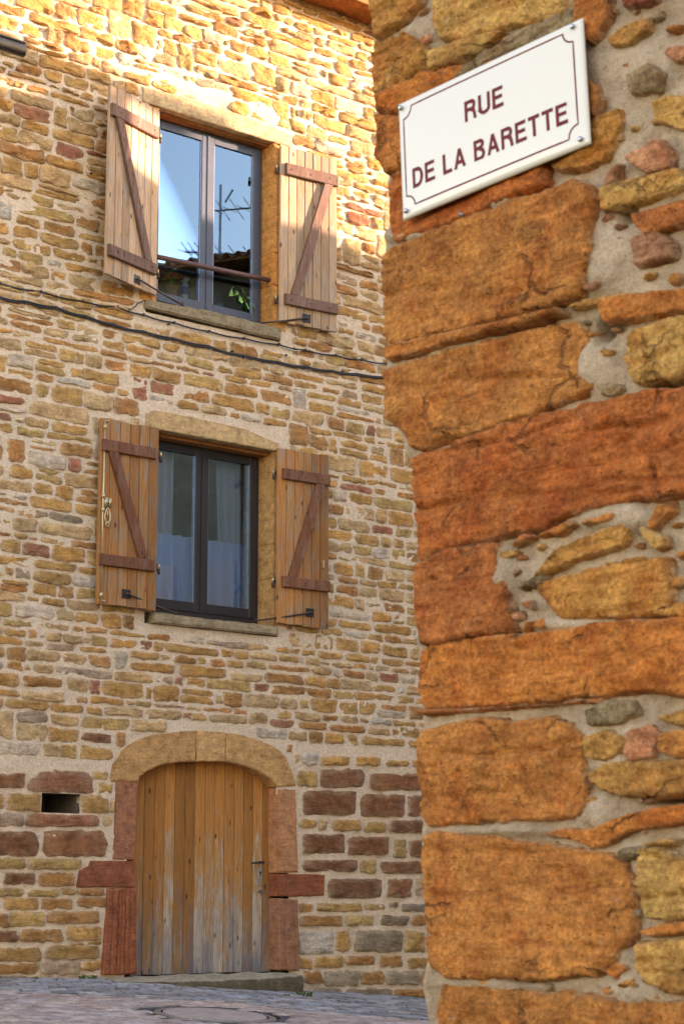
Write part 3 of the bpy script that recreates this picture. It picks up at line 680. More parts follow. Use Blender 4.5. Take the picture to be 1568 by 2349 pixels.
# guard rail across the upper window
ra = F(362, 590, -.05); rb = F(612, 641, -.05)
b = MB(); b.tube([(UW['u0'] - .02, .05, ra[1]), (.1, .05, (ra[1] + rb[1]) / 2), (UW['u1'] + .02, .05, rb[1])], .024, 12); b.build('guard_rail', M['rail'], house, True)

# shutters -------------------------------------------------------------------
def shutter(uh, v0, v1, du, dn, n, pm, bm_, off, bat, side, th=.028, label=None):
    wd = math.hypot(du, dn); X = Vector((du / wd, -dn / wd, 0)); O = Vector((-abs(dn) / wd * (1 if du > 0 else -1), -abs(du) / wd, 0))
    if dn < 0: O = Vector((0, -1, 0)); X = Vector((1 if du > 0 else -1, 0, 0))
    H = Vector((uh, -off, 0)); fn = lambda x, o, z: H + X * x + O * o + Vector((0, 0, z))
    root = empty('shutter', None, house)
    if label: root['label'] = label
    pw = wd / n; c = .006
    for i in range(n):
        x0, x1 = i * pw + .0018, (i + 1) * pw - .0018
        dz0, dz1 = rnd.uniform(-.003, .003), rnd.uniform(-.003, .003)
        wo = rnd.uniform(-.003, .003)
        b = MB(); b.prism([(x0, 0), (x0, th - c + wo), (x0 + c, th + wo), (x1 - c, th + wo), (x1, th - c + wo), (x1, 0)], v0 + dz0 * 2.5, v1 + dz1 * 2.5, fn); b.build('plank', pm, root)
    h = v1 - v0; bars = []
    for f0, f1 in bat:
        za, zb = v1 - f1 * h, v1 - f0 * h; bars.append((za, zb))
        b = MB(); cb = .006
        v_ = []
        prof = [(za, th), (za, th + .030), (za + cb, th + .036), (zb - cb, th + .036), (zb, th + .030), (zb, th)]
        xs = (.045, .052, wd - .012, wd - .005) if True else None
        n6 = len(prof)
        for k, x in enumerate(xs):
            ins = cb if k in (0, 3) else 0
            for z, o in prof: v_.append(fn(x, min(o, th + .036 - ins), z))
        fc = [tuple(range(n6)), tuple(range(4 * n6 - 1, 3 * n6 - 1, -1))]
        for k in range(3):
            for q in range(n6): fc.append((k * n6 + q, k * n6 + (q + 1) % n6, (k + 1) * n6 + (q + 1) % n6, (k + 1) * n6 + q))
        b.add(v_, fc); b.build('batten', bm_, root)
    # diagonal brace from the free end of the top batten to the hinge end of the lower one
    bt, bb = bars[0][0] - .001, bars[1][1] + .001; bw = .095
    xt = wd - .10; xb = .16
    b = MB(); o0, o1 = th, th + .034
    pts = [(xt + bw * .35, bt), (xt - bw * .65, bt), (xb - bw * .5, bb), (xb + bw * .5, bb)]
    b.add([fn(x, o0, z) for x, z in pts] + [fn(x, o1, z) for x, z in pts], [(0, 1, 2, 3), (4, 7, 6, 5), (0, 4, 5, 1), (1, 5, 6, 2), (2, 6, 7, 3), (3, 7, 4, 0)])
    b.build('brace', bm_, root)
    for za, zb in bars:
        for kx in (.16, .5, .84):
            zc = (za + zb) / 2 + rnd.uniform(-.008, .008); b = MB(); b.tube([fn(wd * kx, th + .035, zc), fn(wd * kx, th + .039, zc), fn(wd * kx, th + .041, zc)], [.008, .0075, .003], 8); b.build('bolt', M['iron'], root, True)
    # strap hinges behind and the stay plate on the face
    for za, zb in bars:
        b = MB(); b.box(-.02, wd * .8, -.006, 0, (za + zb) / 2 - .018, (za + zb) / 2 + .018, fn); b.tube([fn(-.016, .0, (za + zb) / 2 - .035), fn(-.016, .0, (za + zb) / 2 + .035)], .009, 8); b.build('strap_hinge', M['black_iron'], root)
        b = MB(); zc = (za + zb) / 2
        b.tube([fn(-.035, .012, zc - .06), fn(-.035, .012, zc - .01)], .013, 10); b.build('pintle', M['iron'], root, True)
        b = MB(); b.tube([fn(-.035, .012, zc - .009), fn(-.035, .012, zc + .03)], .009, 10); b.build('pintle_sleeve', M['brass'], root, True)
    return root, fn, wd
BAT_U = ((.10, .165), (.845, .905)); BAT_L = ((.115, .178), (.733, .795))
UL, ulf, ulw = shutter(-.645, 5.945, 7.69, -.685, .222, 7, M['plank_u'], M['batten_u'], .03, BAT_U, -1)
UR, urf, urw = shutter(.768, 5.972, 7.72, .655, .055, 7, M['plank_u'], M['batten_u'], .03, BAT_U, 1)
LL, llf, llw = shutter(-.612, 3.085, 4.705, -.606, -.01, 6, M['plank_l'], M['batten_l'], .07, BAT_L, -1, .035)
LR, lrf, lrw = shutter(.744, 3.098, 4.738, .583, .037, 6, M['plank_l'], M['batten_l'], .045, BAT_L, 1)
def stay(root, fn, xp, zp, end, th=.028):
    b = MB(); b.box(xp - .045, xp + .045, th, th + .005, zp - .04, zp + .04, fn); b.build('stay_plate', M['black_iron'], root)
    p = fn(xp, th + .022, zp); e = Vector(end)
    b = MB(); b.tube([fn(xp + .012, th + .004, zp + .006), p, p.lerp(e, .03), p.lerp(e, .5) + Vector((0, 0, -.004)), e, e + Vector((.0, .01, .025)), e + Vector((.02, .03, -.015)), e + Vector((.025, .07, -.03))], .009, 8); b.build('stay_rod', M['iron'], root, True)
e1 = F(*z1(748, 1247), .03); e2 = F(*z1(1055, 1320), .03); e3 = F(*z3(655, 792), .03); e4 = F(*z3(945, 817), .03)
stay(UL, ulf, ulw * .40, F(*z1(560, 1140), .16)[1], (e1[0], -.03, e1[1])); stay(UR, urf, urw * .46, F(*z1(1240, 1300), .07)[1], (e2[0], -.03, e2[1]))
stay(LL, llf, llw * .52, F(*z3(447, 716), .1)[1], (e3[0], -.03, e3[1]), .035); stay(LR, lrf, lrw * .63, F(*z3(1135, 788), .07)[1], (e4[0], -.03, e4[1]))
# brass espagnolette bolt on the lower left leaf
xb = llw - .025; esp = empty('espagnolette', None, None); esp.parent = LL
bp = lambda x, o, z: llf(x, .035 + o, z)
b = MB(); b.tube([bp(xb - .01, .014, 3.10), bp(xb, .014, 3.9), bp(xb, .014, 4.69)], .0085, 10)
for z in (3.16, 4.63, 4.02, 3.90): b.tube([bp(xb, .014, z - .02), bp(xb, .014, z + .02)], .015, 10)
for z in (3.11, 4.685): b.tube([bp(xb, .014, z), bp(xb - .05, .014, z)], .006, 8)
b.build('bolt_rod', M['brass'], LL, True)
b = MB()
b.box(xb - .06, xb - .015, 0, .016, 3.93, 4.01, bp); b.box(xb - .085, xb - .062, 0, .02, 3.935, 4.01, bp)
hp = []
for k in range(21):
    t = k / 20 * 2 * math.pi; hp.append(bp(xb - .045 + .026 * math.sin(t) * (1.0 - .35 * math.cos(t)), .022, 3.855 + .062 * math.cos(t)))
b.tube(hp, .007, 8); b.tube([bp(xb - .045, .022, 3.90), bp(xb - .045, .022, 3.83)], .006, 8)
hp = [bp(xb - .045 + .017 * math.sin(k / 10 * 2 * math.pi), .022, 3.775 + .017 * math.cos(k / 10 * 2 * math.pi)) for k in range(11)]
b.tube(hp, .007, 8); b.build('bolt_handle', M['brass'], LL, True)
bpy.data.objects.remove(esp)
# keeper on the lower right leaf
b = MB(); b.box(lrw - .08, lrw - .06, .028, .045, 3.66, 3.73, lrf); b.build('bolt_keeper', M['brass'], LR)

# cellar door ------------------------------------------------------------------
door = empty('door', None, house)
du0, du1 = F(310, 2100, -.12)[0] - .03, F(613, 2100, -.12)[0] + .05
nb = 14; pw = (du1 - du0) / nb
for i in range(nb):
    x0, x1 = du0 + i * pw + .0018, du0 + (i + 1) * pw - .0018; c = .006; dy = rnd.uniform(-.002, .002)
    b = MB(); b.prism([(x0, 0), (x0, .03 - c), (x0 + c, .03), (x1 - c, .03), (x1, .03 - c), (x1, 0)], -.006 + rnd.uniform(-.004, .004), 1.88, lambda x, o, z: (x, .15 - o + dy, z)); b.build('plank', M['door'], door)
hx, hz = F(*z5(945, 285), -.11)
b = MB(); b.box(hx - .02, hx + .022, .111, .12, hz - .20, hz - .03); b.build('lock_plate', M['worn_steel'], door)
b = MB(); b.tube([(hx, .115, hz), (hx, .065, hz)], .011, 10); b.tube([(hx + .006, .065, hz), (hx - .05, .060, hz - .002), (hx - .13, .066, hz - .008)], [.011, .010, .008], 10); b.build('handle', M['black_iron'], door, True)
b = MB(); b.tube([(hx, .1105, hz - .09), (hx, .106, hz - .09)], .011, 10); b.box(hx - .004, hx + .004, .106, .1105, hz - .125, hz - .09); b.build('keyhole', M['black_iron'], door)
b = MB(); b.box(hx - .02, hx + .03, .100, .111, hz - .27, hz - .245); b.build('latch', M['bolt'], door)

# eave and roof of the stone house
ev = F(855, 15, .36)[1]
b = MB(); b.box(U0, U1, -.36, .06, ev, ev + .03); b.build('soffit', M['eave'], house)
b = MB(); b.box(U0, U1, -.39, -.362, ev - .015, ev + .17); b.build('fascia', M['eave'], house)
def tiles(name, x0, x1, fn, L, mat, parent, pitch=.2, amp=.045, ny=4):
    V_ = []; Fc = []; n = int((x1 - x0) / pitch * 8)
    for j in range(ny + 1):
        for i in range(n + 1):
            x = x0 + (x1 - x0) * i / n; ph = (x - x0) / pitch * 2 * math.pi
            V_.append(fn(x, L * j / ny, amp * math.copysign(abs(math.sin(ph)) ** .8, math.sin(ph))))
    for j in range(ny):
        for i in range(n): k = j * (n + 1) + i; Fc.append((k, k + 1, k + n + 2, k + n + 1))
    n0 = len(V_); V_ += [tuple(Vector(q) - Vector((0, 0, .02))) for q in V_]
    Fc += [tuple(n0 + i for i in f) for f in Fc] + [(i, i + 1, n0 + i + 1, n0 + i) for i in range(n)]
    return mesh_obj(name, V_, Fc, mat, parent, True)
tiles('roof', U0, U1, lambda x, d, h: (x, -.46 + d * .9, ev + .22 + d * .42 + h), 5.5, M['tile'], house)

# ------------------------------------------------------------------ corner house with the street sign
corner = empty('corner_house', WM)
tag(corner, 'orange sandstone corner of a house with big worn quoins carrying the enamel sign', 'house')
PAL.update(O=(.47, .165, .043), C=(.47, .212, .058), B=(.42, .127, .037), Y=(.52, .27, .080), K=(.28, .19, .10), P=(.44, .19, .10), E=(.28, .065, .04))
NEAR = [
 (w6, 'C', [(20, -70), (270, -70), (250, 10), (165, 100), (60, 192), (35, 110)]),
 (w6, 'Y', [(330, -70), (900, -70), (1010, 40), (880, 95), (690, 130), (480, 195), (350, 190), (335, 120)]),
 (w6, 'C', [(48, 232), (180, 175), (230, 195), (285, 255), (270, 340), (160, 400), (42, 462), (32, 330)]),
 (w6, 'Y', [(305, 262), (440, 210), (640, 155), (680, 162), (560, 255), (312, 345)]),
 (w6, 'K', [(292, 438), (325, 375), (560, 272), (760, 155), (1005, 50), (1030, 100), (1000, 150), (700, 270), (480, 370)]),
 (w6, 'O', [(1050, 5), (1190, -60), (1185, 100), (1120, 200), (1078, 190), (1035, 120)]),
 (w6, 'E', [(1270, -40), (1460, -60), (1420, 10), (1290, 42)]),
 (w6, 'Y', [(1200, 190), (1260, 140), (1380, 90), (1375, 150), (1300, 218), (1215, 225)]),
 (w6, 'P', [(1478, 270), (1505, 238), (1568, 230), (1600, 260), (1568, 305), (1520, 308)]),
 (w6, 'O', [(40, 478), (290, 368), (620, 292), (640, 490), (160, 560), (45, 560)]),
 (w6, 'O', [(42, 572), (160, 572), (600, 505), (600, 750), (160, 835), (82, 858), (50, 770)]),
 (w6, 'O', [(1090, 390), (1145, 440), (1165, 490), (1130, 572), (1105, 560)]),
 (w6, 'C', [(900, 640), (1110, 600), (1240, 555), (1275, 600), (1210, 700), (1170, 795), (1040, 828), (945, 838), (900, 800)]),
 (w6, 'B', [(105, 882), (160, 862), (600, 775), (880, 805), (885, 915), (640, 1005), (480, 1070), (300, 1132), (130, 1195), (115, 1100)]),
 (w6, 'P', [(1180, 870), (1240, 815), (1265, 830), (1210, 925), (1180, 920)]),
 (w6, 'P', [(1290, 790), (1440, 700), (1490, 760), (1495, 830), (1400, 868), (1340, 830)]),
 (w6, 'Y', [(1165, 940), (1530, 842), (1555, 890), (1550, 930), (1360, 1005), (1170, 1045)]),
 (w6, 'B', [(1320, 1070), (1568, 1000), (1680, 1000), (1680, 1080), (1568, 1110), (1400, 1160), (1330, 1112)]),
 (w6, 'P', [(1310, 1190), (1420, 1145), (1500, 1200), (1490, 1270), (1330, 1310)]),
 (w6, 'O', [(90, 1258), (130, 1232), (460, 1105), (600, 1045), (1040, 908), (1110, 960), (1130, 1050), (1105, 1250), (1085, 1400), (1060, 1475), (880, 1524), (500, 1612), (120, 1702), (85, 1680), (70, 1500), (70, 1310)]),
 (w6, 'O', [(82, 1722), (600, 1612), (950, 1528), (965, 1565), (780, 1618), (540, 1672), (100, 1790)]),
 (w6, 'C', [(1000, 1522), (1090, 1482), (1300, 1450), (1310, 1472), (1160, 1518), (1010, 1535)]),
 (w6, 'P', [(1085, 1422), (1160, 1392), (1165, 1420), (1130, 1450), (1090, 1450)]),
 (w6, 'O', [(1165, 1512), (1300, 1472), (1568, 1440), (1680, 1440), (1680, 1535), (1568, 1545), (1200, 1605), (1170, 1560)]),
 (w6, 'Y', [(1280, 1740), (1330, 1650), (1568, 1580), (1700, 1560), (1700, 1850), (1450, 1880), (1340, 1895), (1290, 1830)]),
 (w7, 'O', [(90, 142), (180, 112), (480, 22), (560, -5), (1000, -108), (1050, -60), (1100, 20), (1130, 120), (1120, 198), (1050, 245), (700, 380), (480, 450), (260, 518), (225, 500), (165, 400), (125, 370), (100, 260)]),
 (w7, 'B', [(235, 580), (300, 535), (390, 522), (450, 485), (700, 400), (1050, 318), (1440, 238), (1700, 210), (1700, 720), (1500, 757), (1340, 770), (1080, 812), (900, 892), (640, 950), (330, 1020), (258, 1068), (243, 950), (232, 700)]),
 (w7, 'B', [(250, 1105), (420, 1025), (620, 988), (638, 1080), (630, 1150), (690, 1180), (710, 1330), (712, 1418), (560, 1438), (280, 1495), (255, 1440), (243, 1250)]),
 (w7, 'C', [(835, 1130), (960, 1010), (1250, 895), (1300, 930), (1240, 1010), (1060, 1060), (830, 1152)]),
 (w7, 'O', [(1075, 880), (1200, 835), (1240, 850), (1200, 890), (1085, 905)]),
 (w7, 'O', [(850, 948), (990, 880), (1030, 900), (960, 950), (860, 962)]),
 (w7, 'B', [(715, 1000), (760, 940), (845, 952), (760, 990), (725, 1008)]),
 (w7, 'O', [(1395, 890), (1440, 800), (1500, 790), (1510, 840), (1430, 910), (1400, 915)]),
 (w7, 'Y', [(1345, 900), (1470, 960), (1475, 1000), (1420, 1020), (1385, 975)]),
 (w7, 'C', [(840, 1220), (900, 1180), (1250, 1090), (1320, 1066), (1480, 1076), (1500, 1200), (1505, 1275), (1440, 1325), (1300, 1348), (960, 1352), (900, 1290)]),
 (w7, 'O', [(760, 1430), (790, 1370), (815, 1380), (800, 1420), (768, 1435)]),
 (w7, 'B', [(765, 1290), (790, 1270), (808, 1308), (788, 1322)]),
 (w7, 'C', [(1440, 1325), (1568, 1285), (1700, 1280), (1700, 1350), (1568, 1358), (1432, 1348)]),
 (w7, 'O', [(255, 1530), (330, 1497), (560, 1468), (900, 1442), (1200, 1393), (1700, 1358), (1700, 1760), (1568, 1750), (1400, 1720), (1180, 1738), (900, 1764), (560, 1790), (270, 1802), (255, 1700)]),
 (w8, 'B', [(265, 186), (600, 172), (900, 152), (1190, 120), (1140, 158), (980, 164), (640, 190), (400, 212), (268, 220)]),
 (w8, 'O', [(270, 310), (330, 290), (520, 242), (700, 250), (900, 232), (1000, 265), (1020, 300), (1060, 340), (1075, 500), (1064, 698), (1000, 714), (700, 730), (290, 753), (270, 700), (262, 480)]),
 (w8, 'C', [(1090, 510), (1200, 462), (1568, 442), (1700, 440), (1700, 580), (1568, 598), (1400, 618), (1200, 600), (1130, 570)]),
 (w8, 'C', [(1085, 330), (1190, 295), (1275, 340), (1255, 400), (1180, 435), (1095, 420)]),
 (w8, 'P', [(1290, 300), (1390, 270), (1440, 330), (1400, 420), (1300, 430), (1275, 380)]),
 (w8, 'K', [(1090, 190), (1180, 150), (1300, 150), (1330, 210), (1240, 255), (1110, 260)]),
 (w8, 'O', [(1460, 310), (1560, 290), (1700, 290), (1700, 410), (1540, 420), (1455, 390)]),
 (w6, 'K', [(1300, 380), (1400, 330), (1470, 370), (1440, 450), (1330, 470)]),
 (w6, 'Y', [(1420, 520), (1520, 480), (1700, 490), (1700, 600), (1560, 640), (1440, 600)]),
 (w8, 'C', [(1440, 222), (1568, 190), (1700, 185), (1700, 250), (1540, 265), (1470, 242)]),
 (w8, 'O', [(885, 790), (960, 770), (1120, 770), (1270, 712), (1420, 682), (1568, 670), (1700, 655), (1700, 745), (1568, 758), (1300, 790), (1200, 848), (1130, 863), (1000, 822), (890, 810)]),
 (w8, 'C', [(1360, 850), (1480, 822), (1540, 830), (1500, 865), (1380, 870)]),
 (w8, 'O', [(275, 830), (320, 797), (520, 817), (700, 832), (960, 882), (1150, 912), (1230, 937), (1260, 980), (1285, 1060), (1310, 1180), (1303, 1305), (1220, 1395), (1130, 1495), (900, 1520), (600, 1515), (380, 1508), (310, 1455), (300, 1300), (280, 1000)]),
 (w8, 'Y', [(1350, 900), (1420, 882), (1568, 940), (1700, 950), (1700, 1215), (1480, 1228), (1390, 1198), (1350, 1130)]),
 (w8, 'O', [(1340, 1282), (1460, 1254), (1700, 1230), (1700, 1296), (1560, 1300), (1400, 1314)]),
 (w8, 'Y', [(1325, 1362), (1480, 1332), (1700, 1316), (1700, 1590), (1568, 1588), (1400, 1550), (1340, 1480)]),
 (w8, 'O', [(362, 1548), (700, 1584), (1130, 1625), (1220, 1645), (1700, 1655), (1700, 2050), (340, 2050), (345, 1700)]),
 (w8, 'O', [(352, 2075), (1300, 2090), (1290, 2500), (350, 2500)]),
 (w8, 'C', [(1330, 2090), (1700, 2090), (1700, 2480), (1330, 2490)]),
]
NOFF = .032
for k_, (zf, ck, pts) in enumerate(NEAR):
    poly = [Wl(*zf(x, y), NOFF) for x, y in pts]
    poly = [(cen(poly)[0] + (x - cen(poly)[0]) * (1 + .008 / max(.03, abs(x - cen(poly)[0]))), cen(poly)[1] + (y - cen(poly)[1]) * (1 + .008 / max(.03, abs(y - cen(poly)[1])))) for x, y in poly]
    a_ = area(poly); big = a_ > .015
    V_, F_, cs = stone_cdt(poly, NOFF * random.Random(k_).uniform(.9, 1.15), 500 + k_, .0065 if big else .0045, .16 if min(p[0] for p in poly) < Wl(1000, 1500)[0] and big else .05, .0055 if big else .002, .011 if big else .007, pcol(ck, rnd, .07), (.52, .39, .26), y0=-.009, big=big)
    mesh_obj('stone', V_, F_, M['near'], corner, True, cs)
bits = [(w6, 1230, 60), (w6, 1340, 60), (w6, 1440, 80), (w6, 1530, 150), (w6, 1290, 330), (w6, 1250, 690), (w6, 1330, 640), (w6, 1450, 600), (w6, 1190, 1090), (w6, 1250, 1130), (w6, 1210, 1200), (w6, 1180, 1330), (w6, 1400, 1370), (w6, 1520, 1390), (w6, 1090, 1600), (w6, 1120, 1660), (w6, 1230, 1640), (w6, 300, 200), (w6, 270, 60),
        (w7, 1180, 60), (w7, 1210, 150), (w7, 1230, 230), (w7, 690, 1050), (w7, 760, 1060), (w7, 730, 1150), (w7, 780, 1200), (w7, 740, 1350), (w7, 860, 1010), (w7, 1120, 970), (w7, 1350, 1000), (w7, 1540, 900), (w7, 1560, 1050), (w7, 1540, 1180), (w7, 870, 1390), (w7, 1330, 830), (w7, 640, 1200), (w7, 850, 1180),
        (w8, 1120, 200), (w8, 1200, 250), (w8, 1300, 180), (w8, 1330, 330), (w8, 1200, 400), (w8, 1450, 350), (w8, 1520, 330), (w8, 1110, 640), (w8, 1200, 680), (w8, 1380, 640), (w8, 460, 785), (w8, 700, 790), (w8, 1300, 900), (w8, 1310, 1050), (w8, 1330, 1200), (w8, 1240, 1480), (w8, 1300, 1560), (w8, 1200, 1580), (w8, 1450, 1610), (w8, 600, 1545), (w8, 900, 1560), (w8, 1380, 800)]
for k_, (zf, x, y) in enumerate(bits):
    rn = random.Random(7000 + k_); c0, c1 = Wl(*zf(x, y), .02); r0 = rn.uniform(.007, .020); sl_ = rn.uniform(-.2, .6)
    poly = [(c0 + r0 * rn.uniform(.8, 1.9) * math.cos(a), c1 + r0 * rn.uniform(.5, .95) * math.sin(a) + sl_ * .35 * r0 * math.cos(a)) for a in [i * math.pi / 3.5 + rn.uniform(-.25, .25) for i in range(7)]]
    V_, F_, cs = stone_cdt(poly, .018, 7000 + k_, .004, .03, .0015, .006, pcol(rn.choice('OCCPYK'), rnd, .15), (.50, .38, .25), y0=-.012)
    mesh_obj('stone', V_, F_, M['near'], corner, True, cs)
# mortar skin of the corner house
EDGE = [(860, -300), (862, 60), (868, 250), (892, 400), (894, 560), (886, 660), (892, 930), (938, 1030), (958, 1080), (966, 1280), (970, 1640), (976, 1890), (984, 2180), (985, 2349), (990, 2700)]
EDGE = [Wl(x, y, .0) for x, y in EDGE][::-1]
def s_edge(z):
    if z <= EDGE[0][1]: return EDGE[0][0]
    for (a, b_), (c, d) in zip(EDGE, EDGE[1:]):
        if b_ <= z <= d: return a + (c - a) * (z - b_) / (d - b_)
    return EDGE[-1][0]
# more courses beyond the picture's right edge, joined
S1 = Wl(1640, 1200, NOFF)[0]
rest2 = MB(); z = -.6; k_ = 900
while z < 5.8:
    h = rnd.uniform(.10, .22); s = S1 - .02 + rnd.uniform(0, .05) if .42 < z < 3.72 else s_edge(z) + rnd.uniform(0, .02)
    while s < 5.9:
        wd = rnd.uniform(.18, .5)
        V_, F_ = stone_geo([(s, z + .01), (s + wd - .03, z + .012), (s + wd - .025, z + h - .012), (s + .004, z + h - .01)], .028, k_, n=20, jag=.01, rough=.5, insets=(.006, .02)); k_ += 1
        rest2.add(V_, F_, pcol(rnd.choice('OCYBP'), rnd)); s += wd
    z += h
tag(rest2.build('rubble_stones', M['near'], corner, True), kind='stuff')
SPOT = [(w6, 1390, 430, 190, 230, -.014), (w6, 1200, 1280, 90, 170, -.026), (w6, 300, 180, 60, 60, -.02), (w8, 1230, 300, 180, 170, -.010), (w7, 700, 1150, 70, 120, -.022), (w7, 1180, 130, 70, 120, -.024), (w7, 1300, 870, 160, 60, -.026), (w8, 1180, 690, 90, 70, -.024), (w8, 650, 790, 260, 18, -.022), (w8, 700, 1550, 300, 20, -.020), (w8, 1380, 1600, 150, 60, -.02), (w8, 320, 1600, 20, 120, -.012),
        (w7, 1000, 1400, 200, 22, -.02), (w7, 450, 1475, 200, 14, -.016), (w6, 300, 1180, 180, 25, -.02), (w6, 700, 1020, 140, 25, -.02),
        (w6, 1310, 1065, 25, 30, .06), (w6, 1205, 1650, 25, 40, .05), (w7, 1510, 196, 70, 18, .08), (w8, 1500, 625, 80, 16, .08), (w7, 800, 925, 90, 14, .05), (w7, 560, 440, 140, 12, .05), (w6, 750, 1640, 200, 14, .05), (w6, 70, 200, 40, 16, .05), (w8, 850, 1524, 120, 8, .05), (w7, 1380, 1356, 60, 8, .05)]
SP = []
for zf, x, y, rx, ry, am in SPOT:
    c = Wl(*zf(x, y)); a = Wl(*zf(x + rx, y)); b_ = Wl(*zf(x, y + ry)); SP.append((c[0], c[1], abs(a[0] - c[0]) + .003, abs(b_[1] - c[1]) + .003, am, (a[1] - c[1]) / (a[0] - c[0])))
V_ = []; F_ = []; zs = [-.7 + .09 * i for i in range(10)] + [.2 + .0085 * i for i in range(int(3.6 / .0085))] + [3.8 + .1 * i for i in range(22)]
ss = [0.0085 * i for i in range(118)] + [1.003 + .06 * i for i in range(85)]
for z in zs:
    e = s_edge(z)
    for s in ss:
        p = e + s; y = -.014 + .011 * fr(p * 9, 2, z * 9, 4) + .005 * nz(p * 33, 8, z * 33) + .003 * nz(p * 70, 5, z * 70)
        for cs, cz, rx, rz, am, sl_ in SP:
            q = ((p - cs) / rx) ** 2 + ((z - cz - sl_ * (p - cs)) / rz) ** 2
            if q < 6: y += am * math.exp(-q * q * .6)
        if s < 1.05 and .2 < z < 3.9:
            vd = noise.voronoi(Vector((p * 42, 3.3, z * 42)))[0][0]; y += .010 * max(0, 1 - vd / .42) * max(0, min(1, .3 + 1.8 * nz(p * 6, 1, z * 6)))
            y -= .006 * max(0, 1 - noise.voronoi(Vector((p * 75, 8.1, z * 75)))[0][0] / .5) * max(0, min(1, .2 + 1.8 * nz(p * 7, 5, z * 7)))
        if s < .012: y += .012 * (1 - s / .012)
        V_.append((p, y, z))
ns = len(ss)
for j in range(len(zs) - 1):
    for i in range(ns - 1): F_.append((j * ns + i, j * ns + i + 1, (j + 1) * ns + i + 1, (j + 1) * ns + i))
n0 = len(V_)
for z in zs: V_.append((s_edge(z) + .006, .35, z)); V_.append((s_edge(z) + .05, 6.0, z))
for j in range(len(zs) - 1):
    F_ += [(j * ns, (j + 1) * ns, n0 + 2 * j + 2, n0 + 2 * j), (n0 + 2 * j, n0 + 2 * j + 2, n0 + 2 * j + 3, n0 + 2 * j + 1)]
mesh_obj('wall', V_, F_, M['near_mortar'], corner, True, fix=False)
b = MB(); xe = .0; zt = zs[-1]
b.add([(6.2, 0.03, -.7), (6.2, 6, -.7), (6.2, 6, zt), (6.2, .03, zt), (-.2, 6, -.7), (-.2, 6, zt), (-.3, .03, zt)], [(0, 1, 2, 3), (1, 4, 5, 2), (3, 2, 5, 6)]); b.build('rear_walls', M['lime'], corner, fix=False)
tiles('roof', -.9, 6.6, lambda x, d, h: (x, -.4 + d, zt + .05 + d * .38 + h), 3.4, M['tile'], corner)
tiles('roof', -.9, 6.6, lambda x, d, h: (x, 6.4 - d, zt + .05 + d * .38 + h), 3.4, M['tile'], corner)
b = MB(); b.add([(-.35, .05, zt), (-.25, 6, zt), (-.3, 3, zt + 1.2)], [(0, 1, 2)]); b.add([(6.2, .05, zt), (6.2, 6, zt), (6.2, 3, zt + 1.2)], [(0, 1, 2)]); b.build('gable', M['lime'], corner, fix=False)
for x, y in ((645, 988), (465, 1067)):
    s, z = Wl(*w6(x, y), .035); b = MB(); b.tube([(s, -.012, z), (s, -.039, z)], .0055, 10); b.tube([(s, -.040, z), (s, -.0425, z)], .0025, 8); b.build('wall_plug', M['bolt'], corner, True)

# ------------------------------------------------------------------ street sign
SW, SH = .505, .26; th_ = .0461
SM = Matrix.Translation(SIGN_C) @ Matrix(((TW.x, YW.x, 0, 0), (TW.y, YW.y, 0, 0), (0, 0, 1, 0), (0, 0, 0, 1))) @ Matrix.Rotation(-th_, 4, 'Y')
sign = empty('street_sign', SM); tag(sign, 'cream enamel street name plate with maroon border and lettering on the corner stones', 'street sign')
V_ = []; Fc = []; nx, nyy = 40, 24
def dome(x, z):
    a, b_ = 2 * abs(x) / SW, 2 * abs(z) / SH
    e = min((SW / 2 - abs(x)), (SH / 2 - abs(z)))
    return -.006 * (1 - a ** 4) * (1 - b_ ** 4) - .003 * min(1, e / .003) - .001
for j in range(nyy + 1):
    for i in range(nx + 1):
        fx = i / nx * 2 - 1; fz = j / nyy * 2 - 1
        fx = math.copysign(1 - (1 - abs(fx)) ** 1.35, fx); fz = math.copysign(1 - (1 - abs(fz)) ** 1.35, fz)
        x, z = fx * SW / 2, fz * SH / 2; V_.append((x, dome(x, z), z))
for j in range(nyy):
    for i in range(nx): k = j * (nx + 1) + i; Fc.append((k, k + 1, k + nx + 2, k + nx + 1))
n0 = len(V_); V_ += [(-SW / 2, .002, -SH / 2), (SW / 2, .002, -SH / 2), (SW / 2, .002, SH / 2), (-SW / 2, .002, SH / 2)]
lo = list(range(nx + 1)); hi = [nyy * (nx + 1) + i for i in range(nx + 1)]; le = [j * (nx + 1) for j in range(nyy + 1)]; ri = [j * (nx + 1) + nx for j in range(nyy + 1)]
Fc += [tuple(lo[::-1] + [n0, n0 + 1]), tuple(hi + [n0 + 2, n0 + 3]), tuple(le + [n0 + 3, n0]), tuple(ri[::-1] + [n0 + 1, n0 + 2]), (n0, n0 + 3, n0 + 2, n0 + 1)]
mesh_obj('plate', V_, Fc, M['enamel'], sign, True, fix=False)
sx = lambda a: (a - .5) * SW
sz = lambda a: (a - .5) * SH
path = []
xl, xr, zb_, zt_ = sx(.034), sx(.953), sz(.088), sz(.932); rr = .024
for cx_, cz_, t0 in ((xl, zt_, 0), (xr, zt_, -90), (xr, zb_, 180), (xl, zb_, 90)):
    arc = [(cx_ + rr * math.cos(R(t0 - 90 * k / 8)) * 1, cz_ + rr * math.sin(R(t0 - 90 * k / 8))) for k in range(9)]
    path += arc[::-1]
n = len(path); V_ = []; Fc = []
for i in range(n):
    p = Vector(path[i]); d = (Vector(path[(i + 1) % n]) - Vector(path[i - 1])).normalized(); nn = Vector((-d.y, d.x)) * .0016
    for q in (p + nn, p - nn): V_.append((q.x, dome(q.x, q.y) - .0007, q.y))
V2 = []; F2 = []
